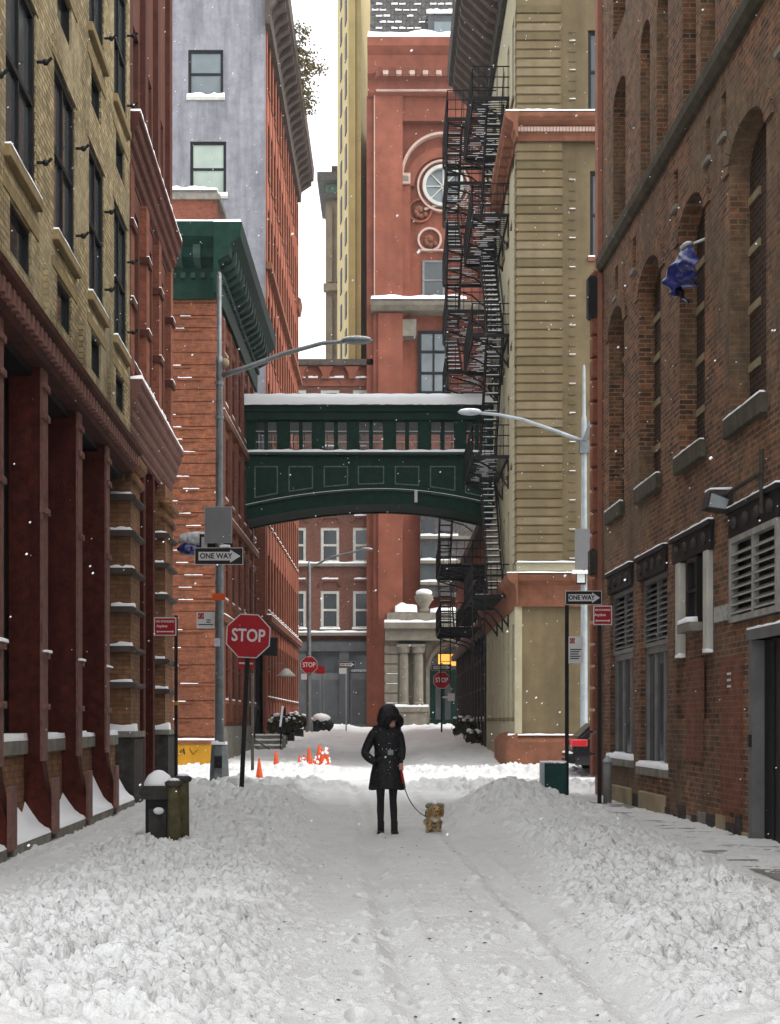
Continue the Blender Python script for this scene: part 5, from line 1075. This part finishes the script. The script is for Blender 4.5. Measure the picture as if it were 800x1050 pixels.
d = 26.; p0 = (X(623, d), d); t = thing('bollard', 'grey steel bollard with a pointed cap at the foot of the right brick wall', 'bollard', (*p0, 0), local=True)
MB().lathe([(.075, -.1), (.075, .74)], n=12).build('post', grey_frame, t, smooth=True); MB().lathe([(.085, .74), (.085, .77), (.02, .86)], n=12).build('cap', pale_steel, t)
def cone(px, d, h, label, snow=0, tilt=0, group='orange traffic cones'):
    p0 = (X(px, d), d); t = thing('traffic_cone', label, 'cone', (*p0, hz(*p0)-.03), local=True, group=group); t.rotation_euler = (R(random.uniform(-5, 5)), R(tilt), random.uniform(0, 2)); k = h/.7
    MB().box(-.18*k, .18*k, -.18*k, .18*k, 0, .04*k).build('foot', orange_cone, t, bev=.01); MB().lathe([(.135*k, .04*k), (.12*k, .08*k), (.03*k, .68*k), (.02*k, .7*k)], n=14).build('cone_body', orange_cone, t, smooth=True)
    if snow:
        s = MB()
        for i in range(snow): z = random.uniform(.1, .65)*k; a = random.uniform(PI, 2*PI); r = .13*k*(1-z/(.75*k)); s.ball((r*math.cos(a), r*math.sin(a), z), .06*k, .05*k, .05*k, 7, 5, .2)
        s.build('snow', snow_clean, t, smooth=True, kind='stuff')
    return t
cone(266, 38., .52, 'small orange cone nearest the left stop sign post'); cone(283.5, 42., .75, 'tall clean orange cone second from the left stop sign')
for i, (px, d, h, sn, tl, lb) in enumerate(((306, 43, .45, 4, 10, 'snowy leaning orange cone at left of the cone cluster'), (313, 44, .5, 5, -6, 'half buried orange cone just behind the front cone'), (317.5, 41.5, .62, 0, 0, 'bare orange cone at the front of the cone cluster'),
     (322, 44.5, .5, 5, 5, 'snow speckled orange cone behind the bare front cone'), (327, 45.5, .8, 7, 3, 'tall snow covered cone with its top above the cluster'), (330.5, 44, .68, 6, -4, 'snow covered cone between the two tallest at right'), (334, 46.5, .72, 7, 4, 'snow covered cone at right end of the cluster'))): cone(px, d, h, lb, sn, tl)
d = 40.; p0 = (X(259, d), d); t = thing('barrier_post', 'thin rusty barrier post by the red wall behind the stop sign', 'post', (*p0, 0), local=True); MB().tube([(0, 0, -.1), (0, 0, Z(690, d))], .045, 7).tube([(0, 0, 1.0), (.45, .1, .72)], .03, 6).tube([(0, 0, .85), (-.25, 0, 1.05)], .025, 6).build('post', soot_iron, t)
# steps with railing, wall lamp and shrubs at the far left
t = thing('entrance_steps', 'snowy entrance steps with black railings along the far left red wall', 'steps', (XL+.7, 60, .2))
for i in range(4): s = MB().box(XL+.15, XL+1.3, 58.6+.35*i, 61.5, .1+.2*i, .3+.2*i).build('step', grey_stone, t); MB().snow(XL+.15, XL+1.3, 58.6+.35*i, 58.95+.35*i, .3+.2*i, .08).build('snow', snow_clean, s, smooth=True)
r = MB()
for x in (XL+.2, XL+1.28):
    r.tube([(x, 58.6, 1.2), (x, 60, 2.0), (x, 61.5, 2.0)], .05, 6)
    for i in range(8): r.tube([(x, 58.7+.38*i, .2), (x, 58.7+.38*i, min(2.0, 1.25+.22*i))], .02, 5)
r.build('railing', black_iron, t); MB().bar((XL+1.28, 58.6, 1.27), (XL+1.28, 60, 2.07), .08, .05).build('snow', snow_clean, t)
d = 68.; t = thing('wall_lamp', 'white gooseneck wall lamp on the far left red wall', 'lamp', (XV, 68, Z(690, d)), local=True); MB().tube([(0, 0, .25), (.4, 0, .45), (.75, 0, .4), (.85, 0, .15)], .03, 6).build('arm', steel, t); MB().lathe([(.1, .2), (.42, -.12), (.44, -.16)], (.87, 0, 0), 14).build('shade', white_frame, t, smooth=True)
def shrub(x, y, r, h, label, planter=True):
    z = hz(x, y)-.05; t = thing('shrub', label, 'shrub', (x, y, z), local=True, group=None)
    if planter: MB().box(-r*.8, r*.8, -r*.8, r*.8, 0, .45).build('planter', rust_stone if x > 0 else black_frame, t, bev=.02)
    lf = MB(); s = MB(); MB().tube([(0, 0, .3), (.03, 0, h*.7)], .04, 6).build('stem', twig_m, t)
    for i in range(320):
        a, b_ = random.uniform(0, 2*PI), math.acos(random.uniform(-.6, 1)); q = random.uniform(.55, 1)**.5*(1+.18*math.sin(3*a))
        c = Vector((r*q*math.sin(b_)*math.cos(a), r*q*math.sin(b_)*math.sin(a), h*.6+h*.42*q*math.cos(b_))); u = Vector((random.uniform(-1, 1), random.uniform(-1, 1), random.uniform(-1, 1))).normalized()*.09; v = u.cross(Vector((.2, .6, .7)))
        lf.add([c-u, c+v, c+u, c-v], [(0, 1, 2, 3)])
        if b_ < 1.0 and i % 6 == 0: s.ball(c+Vector((0, 0, .05)), .11, .11, .06, 7, 4, .2)
    lf.build('foliage', shrub_m, t, kind='stuff'); s.build('snow', snow_clean, t, smooth=True, kind='stuff')
shrub(-5.0, 66, .5, 1.3, 'snow dusted shrub in a planter nearest the steps on the left', 1); shrub(-5.0, 71, .5, 1.25, 'snow dusted shrub second from the steps along the left wall'); shrub(-4.95, 77, .55, 1.3, 'snow dusted shrub farthest along the left red wall'); 
shrub(3.3, 66, .5, 1.3, 'brown snowy shrub below the fire escape on the right', 0); shrub(3.5, 62, .3, .75, 'small snowy shrub near the olive wall on the right', 0)
for px, d, r, lab in ((320, 88., .55, 'dark heap of bags under snow left of the distant lamp foot'), (329.5, 87., .75, 'tall dark refuse heap capped with snow beside the distant lamp post')):
    p0 = (X(px, d), d); zz = hz(*p0)
    t = crumple('refuse_heap', lab, 'rubbish', [('bags', black_frame, (p0[0], d, zz+r*.5), r*.8, r*.7, r*.75, int(px))], (p0[0], d, zz), False); MB().ball((p0[0], d-.05, zz+r*1.05), r*.72, r*.62, r*.42, 12, 7, .1).build('snow', snow_clean, t, smooth=True)
# flag at the left corner
t = crumple('flag', 'crumpled grey and blue flag hanging at the left building corner above the no standing sign', 'flag', [('grey_cloth', grey_plastic, (CM+.62, 31.2, 5.30), .34, .12, .15, 5), ('blue_cloth', blue_plastic, (CM+.48, 31.2, 5.08), .27, .1, .13, 8)], (CM+.1, 31.2, 5.3))
MB().tube([(CM-.02, 31.2, 5.15), (CM+1.0, 31.2, 5.42)], .02, 6).build('flagpole', steel, t)

# ------------------------------------------------------------------ parked car
t = thing('parked_car', 'black hatchback with red tail light parked across the street beyond the right corner', 'car', (6.85, 39.1, 0), local=True)
BX = [(-2.1, .35), (-2.16, .6), (-2.1, .85), (-1.98, 1.02), (-1.55, 1.42), (-1.3, 1.5), (.3, 1.5), (1.0, 1.1), (1.9, .95), (2.1, .7), (2.1, .35)]
def carshell(pts, y0, y1, ins, zt):
    b = MB(); n = len(pts); vs = []
    for yy, s in ((y0, 1), (y0+.12, 0), (y1-.12, 0), (y1, 1)):
        for x, z in pts: k = ins*max(0, (z-.9)/.6) if 1 else 0; vs.append((x*(1-.02*s), (yy+k if yy < (y0+y1)/2 else yy-k), z-(.02*s)))
    return b.add(vs, [(j*n+i, j*n+(i+1) % n, (j+1)*n+(i+1) % n, (j+1)*n+i) for j in range(3) for i in range(n)]+[tuple(range(n))[::-1], tuple(range(3*n, 4*n))])
carshell(BX, -.9, .9, .2, 1.5).build('body', car_paint, t, bev=.03, smooth=False)
MB().add([(-1.96, -.72, 1.07), (-1.96, .72, 1.07), (-1.59, .66, 1.42), (-1.59, -.66, 1.42)], [(0,1,2,3)]).build('rear_window', glass_mid, t); MB().add([(-1.75, -.895, 1.0), (.6, -.895, 1.0), (.25, -.73, 1.44), (-1.4, -.73, 1.44)], [(0,1,2,3)]).build('side_window', glass_mid, t)
for s in (-1, 1): MB().box(-2.17, -1.75, s*.93, s*.62, .82, 1.0).build('tail_light', tail_red, t, bev=.02)
MB().box(-2.22, -2.0, -.88, .88, .38, .62).build('bumper', black_frame, t, bev=.04); MB().box(-2.235, -2.2, -.6, .6, .5, .56).build('reflector', tail_red, t)
for x in (-1.35, 1.35):
    for s in (-1, 1):
        w = MB(); w.lathe([(.2, -.1), (.33, -.1), (.33, .1), (.2, .1)], n=18); o = w.build('wheel', rubber, t); o.location = (x, s*.83, .33); o.rotation_euler = (PI/2, 0, 0); q = MB().lathe([(.19, -.09), (.19, .09)], n=14).build('rim', steel, o)
MB().snow(-1.5, .3, -.65, .65, 1.5, .1).build('snow', snow_clean, t, smooth=True); MB().snow(-2.2, -2.0, -.85, .85, .63, .06).build('snow', snow_clean, t, smooth=True)

# ------------------------------------------------------------------ person
d = 19.0; p0 = (X(397, d), d); t = thing('person', 'person in a long black hooded coat walking a small dog on the snowy street', 'person', (*p0, min(hz(p0[0]-.085, 18.95), hz(p0[0]+.1, 18.95))+.005), local=True)
zr = 1.0
body = skin('body', [(0, 0, .93, .13), (0, 0, 1.12, .12), (0, 0, 1.3, .14), (.0, .0, 1.43, .07), (.03, -.03, 1.5, .055),
    (-.085, .0, .86, .088), (-.082, -.02, .48, .05), (-.085, .015, .33, .052), (-.08, .01, .08, .036), (-.09, -.12, .03, .035),
    (.085, .0, .86, .088), (.075, -.025, .48, .05), (.085, .015, .33, .052), (.092, .01, .08, .036), (.115, -.11, .03, .035),
    (-.15, 0, 1.38, .06), (-.29, .0, 1.08, .042), (-.14, -.13, .95, .03),
    (.14, 0, 1.37, .06), (.185, -.01, 1.13, .042), (.18, -.10, .98, .028), (.18, -.13, .935, .03)],
    [(0,1),(1,2),(2,3),(3,4),(0,5),(5,6),(6,7),(7,8),(8,9),(0,10),(10,11),(11,12),(12,13),(13,14),(2,15),(15,16),(16,17),(2,18),(18,19),(19,20),(20,21)], legging, t, 2)
hd = Vector((.035, -.045, 1.495))
h = MB().ball(hd, .07, .085, .098, 16, 12); h.ball(hd+Vector((.035, -.095, -.015)), .013, .02, .018, 8, 6).ball(hd+Vector((.03, -.075, -.055)), .045, .035, .04, 10, 7)
for s in (-.07, .07): h.ball(hd+Vector((s, .01, 0)), .015, .022, .03, 8, 5)
hdo = h.build('head', skin_m, t, smooth=True); e = MB()
for s in (0.0, .06): e.ball(hd+Vector((s, -.083, .012)), .012, .008, .007, 8, 5)
e.build('eyes', hair_m, hdo, smooth=True); MB().ball(hd+Vector((.035, -.106, -.05)), .02, .008, .007, 8, 5).build('mouth', lip_m, hdo, smooth=True)
MB().ball(hd+Vector((-.005, .03, .03)), .088, .09, .1, 14, 9).build('hair', hair_m, t, smooth=True)
# coat: lofted rings
rings = [(.61, .222, .16, .0), (.63, .228, .165, 0), (.8, .203, .148, 0), (.95, .178, .135, 0), (1.06, .155, .118, 0), (1.1, .155, .118, 0), (1.22, .178, .13, .0), (1.32, .188, .13, .0), (1.39, .17, .115, .0), (1.44, .11, .09, .01), (1.48, .09, .085, .02)]
n = 28; vs = []
for k, (z, a, b, c) in enumerate(rings):
    for j in range(n):
        ph = 2*PI*j/n; w = 1+(.05*math.sin(7*ph+z*4)+.03*math.sin(11*ph-z*6))*(1.1 if z < 1 else .55); vs.append((c+a*w*math.cos(ph), b*w*math.sin(ph), z+(.012*math.sin(3*ph) if k < 2 else 0)))
ct = MB().add(vs, [(i*n+j, i*n+(j+1) % n, (i+1)*n+(j+1) % n, (i+1)*n+j) for i in range(len(rings)-1) for j in range(n)]).build('coat', coat_black, t, smooth=True)
skin('sleeve', [(-.13, 0, 1.385, .075), (-.2, .0, 1.27, .07), (-.295, .0, 1.07, .062), (-.22, -.08, 1.0, .058), (-.13, -.13, .95, .05)], [(0,1),(1,2),(2,3),(3,4)], coat_black, ct, 2)
skin('sleeve', [(.13, 0, 1.375, .072), (.165, .0, 1.25, .066), (.19, -.01, 1.12, .06), (.185, -.08, 1.02, .052), (.182, -.105, .985, .046)], [(0,1),(1,2),(2,3),(3,4)], coat_black, ct, 2)
bl = MB(); vs = []
for j in range(n+1):
    ph = 2*PI*j/n
    for a, b, z in ((.161, .124, 1.055), (.165, .128, 1.06), (.165, .128, 1.105), (.161, .124, 1.11)): vs.append((a*math.cos(ph), b*math.sin(ph), z))
bl.add(vs, [(4*j+i, 4*j+i+1, 4*j+5+i, 4*j+4+i) for j in range(n) for i in range(3)]); b_o = bl.build('belt', boot_black, ct, smooth=True); MB().box(.01, .08, -.145, -.128, 1.05, 1.115).build('buckle', steel, b_o)
MB().bar((-.14, -.15, .98), (-.06, -.15, 1.02), .03, .012).build('pocket_flap', boot_black, ct); sn = MB()
for i in range(60): ph = random.uniform(PI*1.05, PI*1.95); z = random.uniform(.65, 1.38); sn.ball((.182*math.cos(ph), .14*math.sin(ph), z), random.uniform(.002, .006), .004, random.uniform(.002, .006), 5, 4)
sn.build('snow', snow_clean, ct, kind='stuff')
# hood with fur ring round the face opening
hc = Vector((.02, -.01, 1.53)); od = Vector((.50, -.68, -.54)).normalized(); n, m = 36, 24; vs = []
for i in range(m+1):
    th = PI*i/m
    for j in range(n):
        v = Vector((math.sin(th)*math.cos(2*PI*j/n), math.sin(th)*math.sin(2*PI*j/n), math.cos(th))); k = 1+.03*math.sin(4*v.x+7*v.z)
        low = max(0, -v.z); vs.append(hc+Vector((v.x*(.146+.04*low)*k, v.y*(.138+.02*low)*k, v.z*(.165 if v.z > 0 else .15)+.012*v.z)))
nv = lambda p: ((Vector(p)-hc).normalized()).dot(od)
ho = MB().add(vs, [f for f in [(i*n+j, (i+1)*n+j, (i+1)*n+(j+1) % n, i*n+(j+1) % n) for i in range(m) for j in range(n)] if sum(nv(vs[q]) for q in f)/4 < .83]).build('hood', coat_black, t, smooth=True)
e1 = od.cross(Vector((0, 0, 1))).normalized(); e2 = e1.cross(od); rc = hc+od*.122; fu = MB(); pts = []; r_ = random.Random(2)
for i in range(25): a = 2*PI*i/24; pts.append(rc+e1*.11*math.cos(a)+e2*.09*math.sin(a)+od*(.015*math.cos(2*a)))
MB().tube(pts, .036, 9, cap=False).build('hood_brim', fur_black, ho, smooth=True)
for i in range(900):
    a = r_.uniform(0, 2*PI); b = r_.uniform(0, 2*PI); o_ = (e1*math.cos(a)+e2*math.sin(a)); v = (o_*math.cos(b)+od*math.sin(b)).normalized(); c = rc+e1*.11*math.cos(a)+e2*.09*math.sin(a)+v*.031; q = (v+Vector((r_.uniform(-.5, .5), r_.uniform(-.5, .5), r_.uniform(-.5, .5)))).normalized()*.019; w = q.cross(Vector((.3, .7, .2))).normalized()*.003
    fu.add([c-w, c+w, c+q], [(0, 1, 2)])
fu.build('fur', fur_black, ho, kind='stuff'); skin('collar', [(-.09, -.04, 1.44, .05), (.0, -.1, 1.43, .05), (.09, -.06, 1.44, .05)], [(0,1),(1,2)], coat_black, ct, 2)
for s, x, x2 in ((0, -.08, -.095), (1, .093, .118)):
    skin('boot', [(x, .02, .22, .052), (x, .02, .12, .046), (x, .03, .045, .052), ((x+x2)/2, -.06, .04, .05), (x2, -.15, .036, .043)], [(0,1),(1,2),(2,3),(3,4)], boot_black, t, 2); 
gl = thing('x', '', '') if 0 else None
hp = [(.18, -.12, .955, .026), (.18, -.135, .92, .03)]; ed = [(0, 1)]
for k in range(4): i0 = len(hp); hp += [(.162+.013*k, -.15, .9-.004*abs(k-1.5), .0105), (.162+.013*k, -.165, .875-.003*abs(k-1.5), .0095), (.165+.012*k, -.145, .862, .0085)]; ed += [(1, i0), (i0, i0+1), (i0+1, i0+2)]
i0 = len(hp); hp += [(.158, -.13, .915, .011), (.15, -.15, .895, .0095)]; ed += [(1, i0), (i0, i0+1)]
skin('hand', hp, ed, skin_m, t, 1)
# leash
l = thing('leash', 'thin dog leash with red handle hanging from hand to dog', 'leash', (p0[0]+.18, 18.86, .9), local=True)
dx, dy = X(443, 19.1)-p0[0]-.18, 19.1-18.86
MB().tube([(.0, 0, -.02), (.01, -.01, -.1), (.025, -.01, -.2), (.02, 0, -.22)], .014, 6).build('handle', leash_red, l); pts = []
for i in range(13): u = i/12; pts.append((.02+(dx-.06)*u**1.5, dy*u, -.15-(.52)*(1-(1-u)**1.6)))
MB().tube(pts, .007, 6).build('cord', leash_m, l, smooth=True)
# ------------------------------------------------------------------ dog
p1 = (X(445, 19.05), 19.05); zd = hz(*p1); t = thing('dog', 'small fluffy tan dog in a green coat on a leash', 'dog', (*p1, zd-.01), local=True); t.rotation_euler = (0, 0, R(2))
bp_ = [(0, .16, .225, .078), (0, .04, .225, .078), (0, .3, .225, .07), (.012, -.03, .275, .06), (.025, -.07, .30, .078), (.035, -.145, .275, .04),
    (-.055, .02, .14, .038), (-.052, .015, .08, .03), (-.052, -.01, .022, .033), (.055, .02, .14, .038), (.052, .015, .08, .03), (.052, -.01, .022, .033),
    (-.055, .3, .13, .045), (-.055, .34, .08, .026), (-.055, .31, .02, .028), (.055, .3, .13, .045), (.055, .34, .08, .026), (.055, .31, .02, .028), (0, .38, .26, .025), (-.01, .36, .33, .018)]
skin('body', bp_, [(0,1),(0,2),(1,3),(3,4),(4,5),(1,6),(6,7),(7,8),(1,9),(9,10),(10,11),(2,12),(12,13),(13,14),(2,15),(15,16),(16,17),(2,18),(18,19)], dog_fur, t, 2)
fu = MB()
for i in range(2200):
    q = bp_[r_.choice([0, 6, 7, 9, 10, 1, 1, 2, 3, 4, 4, 4, 6, 7, 8, 9, 10, 11, 12, 15])]; v = Vector((r_.gauss(0, 1), r_.gauss(0, 1), r_.gauss(0, 1))).normalized(); c = Vector(q[:3])+v*q[3]*.92; a = (v*.6+Vector((0, 0, -.7))).normalized()*.05; b = a.cross(Vector((.5, .3, .4))).normalized()*.006
    fu.add([c-b, c+b, c+a], [(0, 1, 2)])
fu.build('fur', dog_fur, t, kind='stuff')
for s in (-1, 1): MB().ball((.025+s*.084, -.07, .272), .022, .036, .07, 8, 6, .12).build('ear', dog_dark, t, smooth=True)
MB().ball((.036, -.187, .283), .014, .012, .011, 8, 6).build('nose', boot_black, t, smooth=True); e = MB()
for s in (-1, 1): e.ball((.026+s*.03, -.145, .315), .009, .007, .009, 7, 5)
e.build('eyes', boot_black, t, smooth=True); MB().ball((.036, -.158, .26), .034, .03, .03, 9, 6, .12).build('beard', dog_dark, t, smooth=True)
MB().ball((.01, -.035, .2), .058, .035, .07, 10, 8, .12).build('chest', mat('cream_fur', (.62, .52, .38), var=.3, ns=20, bp=.8, bs=90, stain=0), t, smooth=True); MB().ball((.034, -.15, .292), .03, .04, .02, 8, 6, .1).build('muzzle', mat('gold_fur', (.5, .28, .10), var=.3, ns=20, stain=0), t, smooth=True)
cv = MB(); n = 16; vs = []
for y, rr, zc in ((.0, .1, .235), (.06, .108, .235), (.16, .11, .22), (.28, .1, .215), (.34, .085, .21)):
    for j in range(n+1): a = -.35+(PI+.7)*j/n; w = 1+.05*math.sin(j*2.1+y*40); vs.append((rr*w*math.cos(a), y, zc+rr*w*math.sin(a)*1.0))
dc = cv.add(vs, [(i*(n+1)+j, i*(n+1)+j+1, (i+1)*(n+1)+j+1, (i+1)*(n+1)+j) for i in range(4) for j in range(n)]).build('coat', dog_coat, t, smooth=True)
hd2 = MB(); [hd2.ball((.012+s*.068, -.008, .356), .05, .04, .026, 10, 7, .1).ball((.012+s*.10, -.012, .342), .026, .032, .028, 9, 6, .1) for s in (-1, 1)]; hd2.ball((.01, .0, .36), .06, .05, .035, 9, 6, .1).build('coat_hood', dog_coat, t, smooth=True); MB().ball((.012, -.035, .385), .04, .03, .03, 8, 5, .2).build('snow', snow_clean, t, smooth=True)

# grit spilled on the packed snow
gr = MB(); r_ = random.Random(17)
for i in range(420):
    y = 7+17*r_.random()**1.5; x = r_.uniform(-2.6, 2.6); q = r_.uniform(.004, .014); z = hz(x, y)+.002
    vs = [(x+q*r_.uniform(.6, 1.6)*math.cos(a), y+q*math.sin(a), z+r_.uniform(0, .004)) for a in (0, 1.6, 3.1, 4.7)]+[(x, y, z+q*.7)]
    gr.add(vs, [(0, 1, 4), (1, 2, 4), (2, 3, 4), (3, 0, 4)])
gr.build('street_grit', soot_iron, kind='stuff')
# ------------------------------------------------------------------ falling snow
fs = MB()
for i in range(1500):
    y = 7+36*random.random()**.8; x = random.uniform(-.27, .27)*y*1.02; z = random.uniform(.2, 1.46+.49*y); r = random.uniform(.0025, .0075)*(1+.035*y)*(1.25 if random.random() < .06 else .85)
    fs.add([(x+r, y, z), (x-r, y, z), (x, y+r, z), (x, y-r, z), (x+.3*r, y, z+r), (x-.3*r, y, z-r)], [(0,2,4),(2,1,4),(1,3,4),(3,0,4),(2,0,5),(1,2,5),(3,1,5),(0,3,5)])
fs.build('falling_snow', snow_clean, kind='stuff')
# unlinked leftovers
for m in list(bpy.data.meshes):
    if m.users == 0: bpy.data.meshes.remove(m)

# ------------------------------------------------------------------ light winter air
hm = bpy.data.materials.new('winter_air'); hm.use_nodes = True; ht = hm.node_tree; ht.nodes.clear(); ho_ = ht.nodes.new('ShaderNodeOutputMaterial')
pv = ht.nodes.new('ShaderNodeVolumePrincipled'); pv.inputs['Color'].default_value = (.93, .95, 1, 1); pv.inputs['Density'].default_value = .00028; pv.inputs['Anisotropy'].default_value = .2
ht.links.new(pv.outputs[0], ho_.inputs['Volume']); MB().box(-70, 70, -30, 175, -1.6, 80).build('haze', hm, kind='stuff')

# repeats share a group
for nm, gp in (('fire_escape', 'black iron fire escapes by the bridge'), ('street_lamp', 'street lamps along the street'), ('stop_sign', 'red stop signs'), ('one_way_sign', 'one way signs on posts'),
               ('no_standing_sign', 'red no standing signs on posts'), ('shrub', 'snowy shrubs along the walls'), ('refuse_heap', 'refuse heaps under snow')):
    for o in COL.objects:
        if o.parent is None and o.name.split('.')[0] == nm: o['group'] = gp
